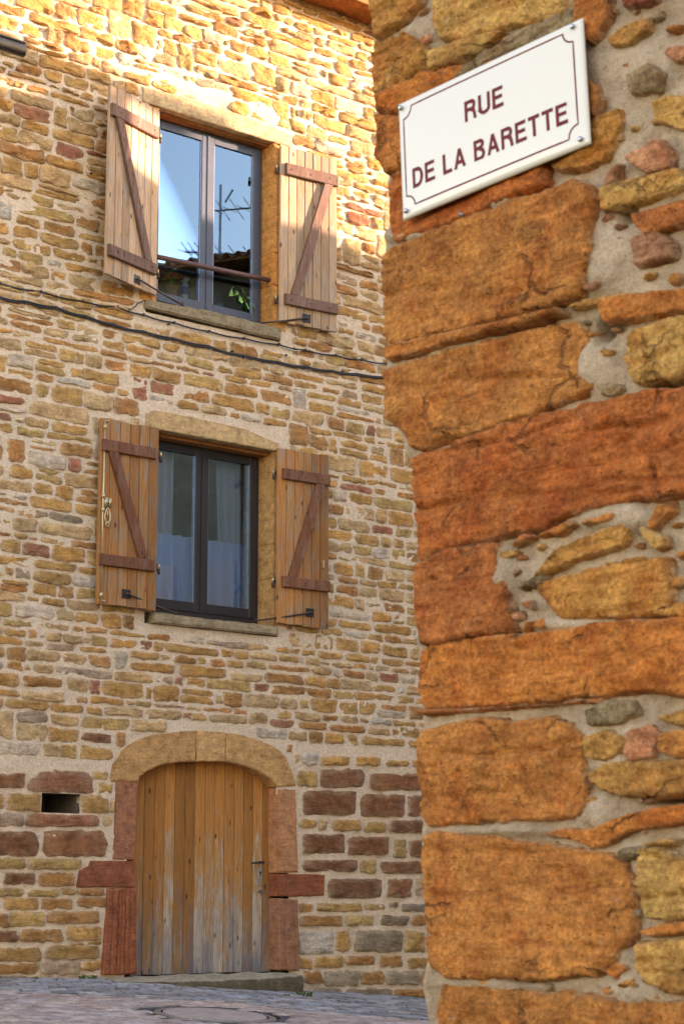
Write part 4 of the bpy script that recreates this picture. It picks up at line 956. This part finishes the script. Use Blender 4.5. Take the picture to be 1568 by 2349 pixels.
# subdivide the straight runs so that the line follows the plate's dome
pp = []
for i in range(n):
    a, b_ = Vector(path[i]), Vector(path[(i + 1) % n]); m = max(1, int((b_ - a).length / .02))
    pp += [a.lerp(b_, k / m) for k in range(m)]
n = len(pp)
for i in range(n):
    p = pp[i]; d = ((pp[(i + 1) % n] - p).normalized() + (p - pp[i - 1]).normalized()).normalized(); nn = Vector((-d.y, d.x)) * .0017
    for q in (p + nn, p - nn): V2.append((q.x, dome(q.x, q.y) - .0006, q.y))
F2 = [(2 * i, 2 * i + 1, 2 * ((i + 1) % n) + 1, 2 * ((i + 1) % n)) for i in range(n)]
mesh_obj('border', V2, F2, M['maroon'], sign, fix=False)
def arcp(cx_, cz_, rx, rz, a0, a1, n=12): return [(cx_ + rx * math.cos(R(a0 + (a1 - a0) * k / n)), cz_ + rz * math.sin(R(a0 + (a1 - a0) * k / n))) for k in range(n + 1)]
SWD = .175                                      # stroke width, cap height 1
H_ = SWD / 2
GLY = {'E': (.66, [[(H_, 0), (H_, 1)], [(H_, 1 - H_), (.64, 1 - H_)], [(H_, .52), (.60, .52)], [(H_, H_), (.66, H_)]]),
       'L': (.58, [[(H_, 0), (H_, 1)], [(H_, H_), (.58, H_)]]), 'T': (.66, [[(.33, 0), (.33, 1)], [(0, 1 - H_), (.66, 1 - H_)]]),
       'U': (.72, [[(H_, 1), (H_, .30)] + arcp(.36, .30, .36 - H_, .30 - H_, 180, 360) + [(.72 - H_, 1)]]),
       'A': (.74, [[(H_ * .95, 0), (.37, 1 - H_ * .4)], [(.74 - H_ * .95, 0), (.37, 1 - H_ * .4)], [(.17, .30), (.57, .30)]]),
       'D': (.72, [[(H_, 0), (H_, 1)], [(H_, 1 - H_), (.34, 1 - H_)] + arcp(.34, .5, .38 - H_, .5 - H_, 90, -90) + [(H_, H_)]]),
       'R': (.72, [[(H_, 0), (H_, 1)], [(H_, 1 - H_), (.43, 1 - H_)] + arcp(.43, .725, .26 - H_, .275 - H_, 90, -90) + [(H_, .45 + H_)], [(.40, .50), (.56, .44), (.60, .30), (.645, .0)]]),
       'B': (.69, [[(H_, 0), (H_, 1)], [(H_, 1 - H_), (.41, 1 - H_)] + arcp(.41, .75, .245 - H_, .25 - H_, 90, -90) + [(H_, .50 + H_ * .4)], [(.41, .5 + H_ * .4 - .002)] + arcp(.41, .27, .28 - H_, .27 - H_ + .03, 88, -90) + [(H_, H_ * .62)]]),
       ' ': (.26, [])}
def lettering(txt, x0, x1, zb2, zt2):
    wtot = sum(GLY[c][0] for c in txt) + .145 * (len(txt) - 1); kx = (x1 - x0) / wtot; kz = zt2 - zb2; pen = 0; lay = 0
    for ch in txt:
        wd, strokes = GLY[ch]; b = MB()
        for st_ in strokes:
            lay = (lay + 1) % 3; P_ = [Vector(p) for p in st_]; V_ = []
            for i in range(len(P_)):
                d0 = (P_[i] - P_[i - 1]).normalized() if i else (P_[1] - P_[0]).normalized(); d1 = (P_[i + 1] - P_[i]).normalized() if i < len(P_) - 1 else d0
                d = (d0 + d1).normalized(); nn = Vector((-d.y, d.x)) * H_ / max(.5, d.dot(d0))
                for q in (P_[i] + nn, P_[i] - nn):
                    q.y = min(1, max(0, q.y)); x = x0 + (pen + q.x) * kx; z = zb2 + q.y * kz; V_.append((x, dome(x, z) - .0007 - .00012 * lay, z))
            b.add(V_, [(2 * i, 2 * i + 1, 2 * i + 3, 2 * i + 2) for i in range(len(P_) - 1)])
        if strokes: b.build('lettering', M['maroon'], sign, fix=False)
        pen += wd + .145
lettering('RUE', sx(.386), sx(.594), sz(.572), sz(.742)); lettering('DE LA BARETTE', sx(.076), sx(.908), sz(.220), sz(.386))
for x, z in ((.024, .947), (.957, .953), (.962, .053), (.03, .06)):
    b = MB(); xx, zz = sx(x), sz(z); b.tube([(xx, 0, zz), (xx, -.011, zz), (xx, -.0125, zz)], [.0052, .0052, .003], 10); b.build('bolt', M['bolt'], sign, True)

# ------------------------------------------------------------------ ground
def gv(u, w):
    h = -.02 * min(max(u + 2.2, 0), 1.2) - .073 * min(max(u + 1.0, 0), 6) - .078 * min(max(w, 0), 13.6)
    return h
def gw(u, w, dz=0): return P0 + T * u + NF * w + Vector((0, 0, gv(u, w) + dz))
def ghit(x, y):
    r = ray(x, y).normalized(); t = 8.0
    for _ in range(4000):
        p = CAMP + r * t - P0; u, w_ = p.dot(T), p.dot(NF)
        if p.z < gv(u, w_): break
        t += .01
    return u, w_
us = [-150, -90, -50, -30, -20, -12] + [-8 + .5 * i for i in range(33)] + [12, 20, 30, 50, 90, 150]; ws = [-150, -60, -20, -8, -.5] + [.0 + .4 * i for i in range(36)] + [18, 25, 40, 60, 100, 150]
V_ = [tuple(gw(u, w_, -.012)) for w_ in ws for u in us]; nu = len(us)
F_ = [(j * nu + i, j * nu + i + 1, (j + 1) * nu + i + 1, (j + 1) * nu + i) for j in range(len(ws) - 1) for i in range(nu - 1)]
tag(mesh_obj('ground', V_, F_, M['joint'], None, True), kind='structure')
pave = empty('pavement'); pave['kind'] = 'structure'
b0 = ghit(0, 2277)[1]; b1 = ghit(752, 2320); b2 = ghit(400, 2297)[1]; print('band', b0, b1, b2)
def bandw(u): return max(.25, b0 + (b1[1] - b0) * (u + 2.2) / (b1[0] + 2.2))
MH = ghit(493, 2328); print('manhole', MH)
DR = ghit(900, 2322); DR2 = ghit(975, 2328); KB = ghit(760, 2288); print('drain', DR, DR2, KB)
def paver_geo(u0, u1, w0, w1, dz, c=.006, sk=0, tz=0):
    pts = [(u0, w0), (u1, w0), (u1, w1), (u0, w1)]; ins = [(u0 + c, w0 + c), (u1 - c, w0 + c), (u1 - c, w1 - c), (u0 + c, w1 - c)]
    fs = lambda u, w_, d: gw(u + sk * w_, w_, d + tz * (u - u0))
    V_ = [fs(u, w_, -.015) for u, w_ in pts] + [fs(u, w_, dz - .005) for u, w_ in pts] + [fs(u, w_, dz) for u, w_ in ins]
    return V_, [(0, 1, 5, 4), (1, 2, 6, 5), (2, 3, 7, 6), (3, 0, 4, 7), (4, 5, 9, 8), (5, 6, 10, 9), (6, 7, 11, 10), (7, 4, 8, 11), (8, 9, 10, 11)]
PAL.update(S=(.30, .305, .315), G=(.255, .258, .26), V=(.43, .355, .325), Q=(.40, .32, .295))
setts = []; w_ = .02; row = 0
while w_ < 2.2:
    u = -4.2 + (row % 2) * .1 + rnd.uniform(-.02, .02); rw = .118
    while u < 6:
        L = .215
        if w_ + rw < bandw(u + .1) or u > b1[0] - .35 and w_ < .62 : setts.append((u, u + L - .024, w_, w_ + rw - .022))
        u += L
    w_ += rw; row += 1
def svis(q):
    x, y = proj(gw(q[0], q[2])); return -20 < x < 985 and y < 2360
setts.sort(key=lambda q: (not svis(q), q[2] < 0)); rest3 = MB(); cnt = 0
for q in setts:
    V_, F_ = paver_geo(*q, rnd.uniform(.003, .016), .008, -.28, rnd.uniform(-.02, .02)); col = pcol(rnd.choice('SSG'), rnd, .28)
    if svis(q) and cnt < 300: mesh_obj('sett', V_, F_, M['sett'], pave, False, [col] * len(V_)); cnt += 1
    else: rest3.add(V_, F_, col)
tag(rest3.build('setts', M['sett'], pave), kind='stuff')
pk = MB(); w_ = .3; row = 0
while w_ < 7.5:
    u = -7 + (row % 2) * .1
    while u < 4.5:
        cu, cw = u + .1, w_ + .05
        inm = ((cu - MH[0])) ** 2 + ((cw - MH[1])) ** 2 < .54 ** 2
        if w_ > bandw(u + .1) + .02 and not inm and not (u > b1[0] - .45 and w_ < DR[1] + .22):
            V_, F_ = paver_geo(u, u + .190, w_, w_ + .089, rnd.uniform(.0, .008), .006, 0, rnd.uniform(-.012, .012)); pk.add(V_, F_, pcol(rnd.choice('VVQ'), rnd, .2))
        u += .2
    w_ += .1; row += 1
tag(pk.build('pavers', M['paver'], pave), kind='stuff')
# asphalt strip and kerb course at the lower end of the setts
V_ = []; ua = [b1[0] - .40 + .3 * i for i in range(20)]
for u in ua: V_ += [tuple(gw(u, .62, -.004)), tuple(gw(u + .15, DR[1] + .22, -.004))]
tag(mesh_obj('asphalt_strip', V_, [(2 * i, 2 * i + 1, 2 * i + 3, 2 * i + 2) for i in range(len(ua) - 1)], M['asphalt'], None), kind='structure')
# manhole cover
def disc(name, r0, r1, dz, mat, parent, n=48, hh=.03):
    V_ = []; Fc = []
    for k in range(n):
        a = 2 * math.pi * k / n
        for r_, d in ((r1, dz - hh), (r1, dz - .003), (r1 - .006, dz), (r0, dz)): V_.append(tuple(gw(MH[0] + r_ * math.cos(a), MH[1] + r_ * math.sin(a), d)))
    for k in range(n):
        for q in range(3): Fc.append((4 * k + q, 4 * ((k + 1) % n) + q, 4 * ((k + 1) % n) + q + 1, 4 * k + q + 1))
    return mesh_obj(name, V_, Fc, mat, parent, fix=False)
mh = empty('manhole_cover', Matrix.Identity(4)); tag(mh, 'round cast iron manhole cover in a dark ring sunk in the pink paving', 'manhole cover')
disc('frame_ring', .39, .44, .002, M['cast_iron'], mh); disc('lid', .0001, .375, .006, M['worn_lid'], mh)
ring = []
V_ = []; Fc = []
for k in range(40):
    a = 2 * math.pi * k / 40
    for r_ in (.43, .53 + .04 * nz(math.cos(a) * 2, math.sin(a) * 2, 4)): V_.append(tuple(gw(MH[0] + r_ * math.cos(a) * 1.15, MH[1] + r_ * math.sin(a), -.003)))
for k in range(40): Fc.append((2 * k, 2 * k + 1, 2 * ((k + 1) % 40) + 1, 2 * ((k + 1) % 40)))
mesh_obj('asphalt_collar', V_, Fc, M['asphalt'], mh, fix=False)
# channel drain
dr = empty('drain_grate', Matrix.Identity(4)); tag(dr, 'long steel channel drain grate set in the asphalt beside the stone house', 'drain')
ud0 = DR[0] - .1
b = MB()
for q in (DR[1] - .10, DR[1] + .08): V_, F_ = paver_geo(ud0, ud0 + 3.6, q, q + .02, .012, .003); b.add(V_, F_)
b.build('grate_frame', M['cast_iron'], dr)
for i in range(90):
    V_, F_ = paver_geo(ud0 + .04 * i, ud0 + .04 * i + .016, DR[1] - .08, DR[1] + .08, .010, .003)
    mesh_obj('grate_bar', V_, F_, M['cast_iron'], dr)

# door step ------------------------------------------------------------------
st = empty('doorstep', FM); tag(st, 'worn grey-green stone doorstep slab under the arched cellar door', 'step')
uA, uB = F(270, 2240, .30)[0], F(702, 2255, .30)[0]
V_ = []; Fc = []; nx, nyy = 46, 14
def stp(s, t):      # top surface
    u = uA + (uB - uA) * s; dpt = .34 - .05 * (2 * s - 1) ** 6
    y = .06 - (dpt + .06) * t
    z = -.012 - .020 * t - .012 * math.sin(math.pi * s) * t + .012 * fr(u * 4, 1, y * 4, 3)
    if s > .93: u -= .04 * (t ** 2) * (s - .93) / .07
    return u, y, z
for j in range(nyy + 1):
    for i in range(nx + 1): V_.append(stp(i / nx, j / nyy))
for j in range(nyy):
    for i in range(nx): k = j * (nx + 1) + i; Fc.append((k, k + 1, k + nx + 2, k + nx + 1))
per = [j * (nx + 1) for j in range(nyy + 1)] + [nyy * (nx + 1) + i for i in range(1, nx + 1)] + [j * (nx + 1) + nx for j in range(nyy - 1, -1, -1)]
prev = per
for lv_, (dz, o_) in enumerate(((.012, -.010), (.05, -.016), (.14, -.008), (.34, .0))):
    n0 = len(V_)
    for i in per:
        x, y, z = V_[i]; jx = .012 * fr(x * 7, y * 7, lv_ * 3.1, 3)
        V_.append((x + jx * .5 + (-.01 if x < uA + .1 else .01 if x > uB - .1 else 0) * (lv_ > 0), y + o_ + jx, z - dz))
    cur = list(range(n0, n0 + len(per)))
    Fc += [(prev[i], prev[i + 1], cur[i + 1], cur[i]) for i in range(len(per) - 1)]; prev = cur
PAL['Z'] = (.27, .245, .175)
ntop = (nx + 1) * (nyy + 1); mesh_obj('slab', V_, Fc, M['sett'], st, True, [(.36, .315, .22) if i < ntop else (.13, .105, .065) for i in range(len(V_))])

# weeds ------------------------------------------------------------------------
def weed(u, w_, n, r_, h, label, seed, wide=.35):
    rn = random.Random(seed); base = gw(u, w_, -.01)
    V_ = []; Fc = []
    for k in range(n):
        a = rn.uniform(0, 6.28); rad = r_ * rn.uniform(.2, 1); hh = h * rn.uniform(.5, 1); d = Vector((math.cos(a), math.sin(a), 0)); sd = Vector((-d.y, d.x, 0)) * h * wide * rn.uniform(.3, .6)
        o = Vector((rn.uniform(-.5, .5), rn.uniform(-.5, .5), 0)) * r_
        p = [o, o + d * rad * .5 + Vector((0, 0, hh * .7)), o + d * rad + Vector((0, 0, hh * rn.uniform(.6, 1.1)))]
        i = len(V_); V_ += [tuple(q) for q in (p[0] - sd * .3, p[0] + sd * .3, p[1] + sd, p[1] - sd, p[2])]; Fc += [(i, i + 1, i + 2, i + 3), (i + 3, i + 2, i + 4)]
    o = mesh_obj('weed', V_, Fc, M['leaf'], None, fix=False); o.location = base
    tag(o, label, 'weed', 'weeds at the foot of the wall')
pts = [(262, 2243, 26, .07, .12, 'leafy weed sprouting beside the left end of the doorstep'), (235, 2241, 14, .05, .07, 'small weed at the foot of the grooved red door jamb'), (160, 2238, 14, .05, .06, 'small weed at the wall foot under the pale base stones'),
       (72, 2240, 12, .04, .06, 'small weed growing in the joint between wall and setts'), (700, 2287, 30, .10, .07, 'mossy weeds clustered at the right end of the doorstep'), (655, 2287, 16, .07, .04, 'low weeds under the right front edge of the doorstep'),
       (410, 2268, 12, .07, .03, 'thin moss tuft under the left front edge of the doorstep'), (520, 2276, 16, .09, .03, 'thin moss tuft under the middle front edge of the doorstep'), (600, 2282, 12, .07, .03, 'thin moss tuft under the doorstep between its middle and right end'), (285, 2322, 10, .06, .03, 'weed in the dark joint beside the manhole cover'), (860, 2284, 10, .08, .03, 'moss along the wall foot past the doorstep'), (20, 2243, 14, .06, .05, 'low weed at the wall foot left of the small weeds'), (115, 2246, 12, .07, .04, 'low weed between two setts near the wall foot'), (205, 2247, 14, .06, .06, 'weed in front of the pale base stone beside the red jamb'), (780, 2290, 16, .10, .04, 'flat moss patch on the kerb setts past the doorstep'), (930, 2288, 16, .10, .04, 'flat moss patch at the wall foot by the corner house')]
for i, (x, y, n, r_, h, lb) in enumerate(pts):
    u, w_ = ghit(x, y); weed(u, max(w_, .10), n, r_, h, lb, i)

# ------------------------------------------------------------------ cables on the facade
def cable(name, px, r_, label, mat='cable', off=.028, clip=True, strands=1):
    root = empty(name, FM); tag(root, label, 'cable')
    P_ = [F(x, y, off) for x, y in px]; pts = []
    for i in range(len(P_) - 1):
        for k in range(6):
            t = k / 6; u = P_[i][0] + (P_[i + 1][0] - P_[i][0]) * t; pts.append(Vector((u, -off - .004 * nz(u * 3, 1, 1), P_[i][1] + (P_[i + 1][1] - P_[i][1]) * t - .012 * math.sin(math.pi * t))))
    pts.append(Vector((P_[-1][0], -off, P_[-1][1])))
    for s in range(strands):
        b = MB(); b.tube([p + Vector((0, 0, .013 * s * (1 + .5 * nz(p.x * 2.5, s, 7)))) for p in pts], r_, 6); b.build('strand', M[mat], root, True)
    if clip:
        for i in range(1, len(P_) - 1):
            b = MB(); u, v_ = P_[i]; b.box(u - .007, u + .007, -off - .010, -.004, v_ - .010, v_ + .012); b.build('clip', M['cable'], root)
cable('cable', [(-600, 520), (-300, 585), (-40, 640), (0, 650), (95, 669), (190, 691), (270, 704), (330, 722), (400, 740), (480, 760), (560, 776), (640, 790), (700, 803), (770, 815), (830, 825), (890, 834), (960, 848), (1150, 880), (1400, 925)], .0075, 'thin black cable clipped to the wall just below the upper window sill')
cable('cable', [(-600, 560), (-300, 622), (-40, 676), (0, 684), (60, 694), (130, 708), (200, 728), (260, 746), (330, 763), (400, 779), (480, 797), (560, 818), (640, 833), (700, 843), (760, 852), (820, 860), (890, 867), (960, 876), (1150, 912), (1400, 958)], .0075, 'doubled black cable running along the wall, lower of the two cable lines', strands=2)
cable('cable', [(295, 709), (308, 704), (316, 694), (330, 688), (348, 688)], .005, 'short black cable branching up to the end of the upper sill', clip=False)
cable('wire', [(637, 771), (642, 782), (650, 792), (664, 800), (690, 803)], .0035, 'thin white wire hanging off the right end of the upper sill', 'white_wire', clip=False)
for i, (x, y) in enumerate(((386, 744), (532, 806), (208, 398), (655, 815), (784, 852))):
    u, v_ = F(x, y, .02); b = MB(); b.tube([(u, -.012, v_), (u, -.04, v_)], .009, 8); b.build('cable_plug', M['cable'], house, True)

# ------------------------------------------------------------------ things behind the window panes
def curtain(u0t, u1t, u0b, u1b, v0, v1, y, mat, label, folds=7, amp=.02):
    V_ = []; Fc = []; nx, ny = 60, 24
    for j in range(ny + 1):
        t = j / ny
        a = u0b + (u0t - u0b) * t; c = u1b + (u1t - u1b) * t
        for i in range(nx + 1):
            s = i / nx; V_.append((a + (c - a) * s, y + amp * math.sin(s * folds * 6.28 + .6 * math.sin(t * 3)) * (1 - .3 * t), v0 + (v1 - v0) * t))
    for j in range(ny):
        for i in range(nx): k = j * (nx + 1) + i; Fc.append((k, k + 1, k + nx + 2, k + nx + 1))
    o = mesh_obj('curtain', V_, Fc, M[mat], None, True, fix=False); o.matrix_world = FM; tag(o, label, 'curtain')
yc = UW['d'] + .16
curtain(-.60, .02, -.60, -.26, 6.1, 7.72, yc, 'sheer', 'sheer patterned curtain drawn aside behind the left upper pane', 5, .025)
curtain(.08, .74, .34, .74, 5.98, 7.72, yc, 'sheer', 'sheer patterned curtain hanging behind the right upper pane', 5, .025)
yc = LW['d'] + .075
curtain(-.56, -.12, -.56, -.12, 3.15, 4.66, yc + .07, 'net2', 'sheer net curtain hanging full height behind the left lower pane', 5, .03)
curtain(.36, .74, .44, .74, 3.15, 4.66, yc + .07, 'net2', 'sheer net curtain hanging full height behind the right lower pane', 4, .03)
curtain(-.56, .06, -.56, .06, 3.15, 3.86, yc, 'net', 'pale blue half curtain behind the left lower pane', 5, .035)
curtain(.10, .74, .10, .74, 3.15, 3.86, yc, 'net', 'pale blue half curtain behind the right lower pane', 5, .035)
b = MB(); b.box(-.66, .82, UW['d'] + .07, UW['d'] + .36, UW['v0'] + .02, UW['v0'] + .165); b.build('inner_sill', M['room'], house)
ys_ = UW['d'] + .095; zs_ = UW['v0'] + .166
def on_sill(x, y): return F(x, y, -(ys_))[0]
def pot(u, r_, h, label, leaf_n, spread, lh, droop, flower, seed):
    root = empty('potted_plant', FM @ Matrix.Translation((u, ys_, zs_))); tag(root, label, 'plant')
    b = MB(); b.lathe((0, 0, 0), [(r_ * .7, 0), (r_ * .95, h * .8), (r_ * 1.08, h * .8), (r_ * 1.08, h), (r_ * .9, h), (r_ * .85, h * .8)], 16); b.build('pot', M['terracotta'], root)
    rn = random.Random(seed); V_ = []; Fc = []; Vp = []; Fp = []
    for k in range(leaf_n):
        a = rn.uniform(0, 6.28); d = Vector((math.cos(a), math.sin(a) * .55, 0)); sp = spread * rn.uniform(.3, 1); up = lh * rn.uniform(.4, 1)
        for q in range(4):
            t0, t1 = q / 4 + .1, (q + 1) / 4 + .1
            P_ = [d * sp * t + Vector((0, 0, h + up * math.sin(min(t, 1) * 1.9) - droop * t * t)) for t in (t0, t1)]
            for sgn in (-1, 1):
                sd = Vector((-d.y, d.x, .5 * sgn)).normalized() * .02 * rn.uniform(.7, 1.4); i = len(V_)
                V_ += [tuple(x) for x in (P_[0], P_[0].lerp(P_[1], .6) + sd * sgn, P_[1] + sd * sgn * 1.8 + Vector((0, 0, -.012)), P_[1])]; Fc.append((i, i + 1, i + 2, i + 3))
        if flower and k % 2 == 0:
            c = d * sp * .8 + Vector((0, -.01, h + up * .9)); i = len(Vp)
            for q in range(6): Vp.append(tuple(c + Vector((math.cos(q * 1.047) * .026, -.004, math.sin(q * 1.047) * .026))))
            Fp.append(tuple(range(i, i + 6)))
    mesh_obj('foliage', V_, Fc, M['leaf_dark'], root, fix=False)
    if Vp: mesh_obj('flower', Vp, Fp, M['petal'], root, fix=False)
pot(on_sill(392, 660), .07, .11, 'red flowering plant in a terracotta pot behind the left upper pane', 18, .19, .20, .04, True, 1)
pot(on_sill(443, 672), .05, .10, 'small terracotta pot beside the blue spray bottle behind the upper window', 5, .06, .08, .02, False, 2)
pot(on_sill(536, 690), .07, .10, 'trailing green plant behind the right upper pane', 34, .25, .30, .16, False, 3)
for x, lb in ((418, 'plastic spray bottle with blue label behind the left upper pane'), (499, 'plastic spray bottle with blue label behind the right upper pane')):
    u = on_sill(x, 690); root = empty('spray_bottle', FM @ Matrix.Translation((u, ys_ - .042, zs_))); tag(root, lb, 'bottle')
    b = MB(); b.lathe((0, 0, 0), [(.034, 0), (.036, .01), (.036, .045), (.036, .12), (.03, .145), (.014, .165), (.013, .18)], 16); b.build('body', M['bottle'], root, True)
    b = MB(); b.lathe((0, 0, 0), [(.0372, .045), (.0372, .12)], 16); b.build('label_band', M['blue_label'], root, True)
    b = MB(); b.lathe((0, 0, 0), [(.016, .176), (.016, .20)], 12); b.box(-.012, .045, -.009, .009, .20, .222); b.box(.02, .028, -.004, .004, .17, .20); b.build('spray_head', M['enamel'], root)

# ------------------------------------------------------------------ left neighbour with its gutter
nbh = empty('neighbour_house', FM); tag(nbh, 'rendered neighbour house on the left, only its dark zinc gutter end showing', 'house')
ge = F(48, 114, .45); gu, gz = ge
b = MB(); b.box(-12, U0 - .01, -.02, 8, -1.2, gz + .06); b.build('wall', M['lime'], nbh)
rg = .074; V_ = []; Fc = []
N_ = 14
for u in (-12, gu + .02 * 0):
    for k in range(N_ + 1):
        a = math.pi * (1 + k / N_)
        for r_ in (rg, rg - .005): V_.append((u - (.035 * (math.sin(a) + 0) if u > -5 else 0) * 1, -.45 + r_ * math.cos(a) * 1.0, gz + .035 + r_ * math.sin(a) * 1.25))
m = 2 * (N_ + 1)
for k in range(N_):
    Fc += [(2 * k, 2 * k + 2, m + 2 * k + 2, m + 2 * k), (2 * k + 1, 2 * k + 3, m + 2 * k + 3, m + 2 * k + 1)]
Fc.append(tuple(m + 2 * k for k in range(N_ + 1)))
mesh_obj('gutter', V_, Fc, M['zinc'], nbh, True, fix=False)
b = MB(); b.tube([(-12, -.45 - rg, gz + .037), (gu, -.45 - rg, gz + .037)], .011, 10); b.build('gutter_bead', M['zinc'], nbh, True)
for u in (-2.75, -3.6): b = MB(); b.box(u - .015, u + .015, -.45, .02, gz + .042, gz + .05); b.build('gutter_bracket', M['zinc'], nbh)
tiles('roof', -12, gu - .42, lambda x, d, h: (x, -.46 + d * .9, gz + .11 + d * .42 + h), 5, M['tile'], nbh)

# ------------------------------------------------------------------ houses across the street (out of frame: they shade and are mirrored)
OM = Matrix(((SD.x, QD.x, 0, P0.x), (SD.y, QD.y, 0, P0.y), (0, 0, 1, P0.z), (0, 0, 0, 1)))
te = math.tan(SUN_EL)
def hline(x, y, s_, off=0):                    # height at distance s_ towards the sun that shades the facade pixel, and its q
    u, v_ = F(x, y, off); p = T * u + NF * off; return p.dot(QD), v_ + (s_ - p.dot(SD)) * te
tw = empty('gallery_house', OM); tag(tw, 'tall narrow house with an overhanging gallery roof across the street', 'house')
sN = 11.0
qa, ha = hline(75, 108, sN); qb, hb = hline(520, 272, sN); qc, hc = hline(520, 298, sN); qd_, hd_ = hline(176, 213, sN)
slp = (ha - hb) / (qa - qb)
top = lambda q: hb + slp * (q - qb)
b = MB(); sB = sN + .75; ql = -1.75
b.add([(s_, q, h) for s_ in (sN, sB) for q, h in ((ql, top(ql)), (qb, hb), (qb, hc + .02), (qd_, hd_ + .04), (ql, top(ql) - .32))], [(0, 1, 2, 3, 4), (9, 8, 7, 6, 5)] + [(i, (i + 1) % 5, 5 + (i + 1) % 5, 5 + i) for i in range(5)]); b.build('gallery_roof', M['eave'], tw)
b = MB(); b.box(sN + .02, sN + 6, ql + .02, qd_, -2, hd_ - .05); b.add([(s_, q, h) for s_ in (sN + .76, sN + 6) for q, h in ((ql + .02, hd_ - .06), (qd_, hd_ - .06), (qd_, top(qd_) - .35), (ql + .02, top(ql) - .35))], [(0, 1, 2, 3), (7, 6, 5, 4)] + [(i, (i + 1) % 4, 4 + (i + 1) % 4, 4 + i) for i in range(4)]); b.build('wall', M['lime'], tw)
for zz in (2.6, 5.4): b = MB(); b.box(sN - .01, sN + .03, -1.5, -.95, zz, zz + 1.2); b.build('window', M['frame_l'], tw)
lowh = empty('low_house', OM); tag(lowh, 'lower tiled house beside the gallery house across the street', 'house')
q1, h1 = hline(772, 562, sN); q2, h2 = hline(876, 595, sN); sl2 = (h1 - h2) / (q1 - q2); ht = lambda q: h1 + sl2 * (q - q1)
qe = 4.2
b = MB(); b.add([(s_, q, h) for s_ in (sN + .1, sN + 7) for q, h in ((qd_ - .10, -2), (qe - .3, -2), (qe - .3, ht(qe) - .1), (qd_ - .10, ht(qd_ - .1) - .1))], [(0, 1, 2, 3), (7, 6, 5, 4)] + [(i, (i + 1) % 4, 4 + (i + 1) % 4, 4 + i) for i in range(4)]); b.build('wall', M['lime'], lowh)
b = MB(); b.add([(s_, q, h) for s_ in (sN, sN + 7.1) for q, h in ((qd_ - .09, ht(qd_ - .09) - .09), (qe, ht(qe) - .09), (qe, ht(qe)), (qd_ - .09, ht(qd_ - .09)))], [(0, 1, 2, 3), (7, 6, 5, 4)] + [(i, (i + 1) % 4, 4 + (i + 1) % 4, 4 + i) for i in range(4)]); b.build('roof', M['tile'], lowh)
# mirrored house with tiled eave and aerial
def refl(x, y, s_):
    r = ray(x, y).normalized(); k = (P0 - NF * .18 - CAMP).dot(NF) / r.dot(NF); p = CAMP + r * k
    d = r - NF * 2 * r.dot(NF); t = (s_ - (p - P0).dot(SD)) / d.dot(SD); q = p + d * t - P0
    return q.dot(SD), q.dot(QD), q.z
opp = empty('opposite_house', OM); tag(opp, 'long rendered house with a tiled eave across the street, mirrored in the upper window', 'house')
_, qr, hr = refl(470, 594, 10.4)
b = MB(); b.box(10.9, 17, -16, ql + .03, -2.2, hr - .02); b.build('wall', M['old_render'], opp)
b = MB(); b.box(10.35, 10.9, -16, ql + .03, hr - .10, hr - .06); b.build('soffit', M['eave'], opp)
tiles('roof', -16, ql + .02, lambda x, d, h: (10.3 + d, x, hr + d * .22 + h - .02), 4.2, M['tile'], opp)
for zz in (1.2, 4.2):
    for qq in (-4.2, -6.8, -9.4):
        b = MB(); b.box(10.86, 10.93, qq - .5, qq + .5, zz, zz + 1.5); wdo = b.build('window', M['frame_l'], opp)
        for sg in (-1, 1): b = MB(); b.box(10.83, 10.87, qq + sg * .78 - .25, qq + sg * .78 + .25, zz, zz + 1.5); b.build('shutter', M['plank_l'], opp)
ant = empty('tv_aerial', OM); tag(ant, 'roof aerial with several thin rods on the opposite house', 'aerial')
p1_ = refl(503, 620, 11.2); p2_ = refl(503, 425, 11.2)
b = MB(); b.tube([(p1_[0], p1_[1], hr + .12), (p1_[0], p1_[1], p2_[2])], .022, 8); b.build('mast', M['bolt'], ant)
for (xa, ya, xb_, yb) in ((495, 484, 590, 476), (425, 578, 470, 580), (490, 583, 590, 590)):
    a = refl(xa, ya, 11.2); c = refl(xb_, yb, 11.2); a = Vector((p1_[0], a[1], a[2])); c = Vector((p1_[0], c[1], c[2]))
    b = MB(); b.tube([a, c], .014, 6); b.build('boom', M['bolt'], ant)
    for k in range(7): m_ = a.lerp(c, k / 6); b = MB(); b.tube([m_ + Vector((-.22, -.02, .10 if k % 2 else -.02)), m_ + Vector((.22, .02, -.10 if k % 2 else .02))], .007, 5); b.build('rod', M['bolt'], ant)
a = refl(515, 465, 11.2); c = refl(533, 435, 11.2); b = MB(); b.tube([(p1_[0], a[1], a[2]), (p1_[0], c[1], c[2])], .02, 6); b.build('rod', M['bolt'], ant)

scene.cycles.max_bounces = 8; scene.cycles.diffuse_bounces = 4; scene.cycles.transparent_max_bounces = 12
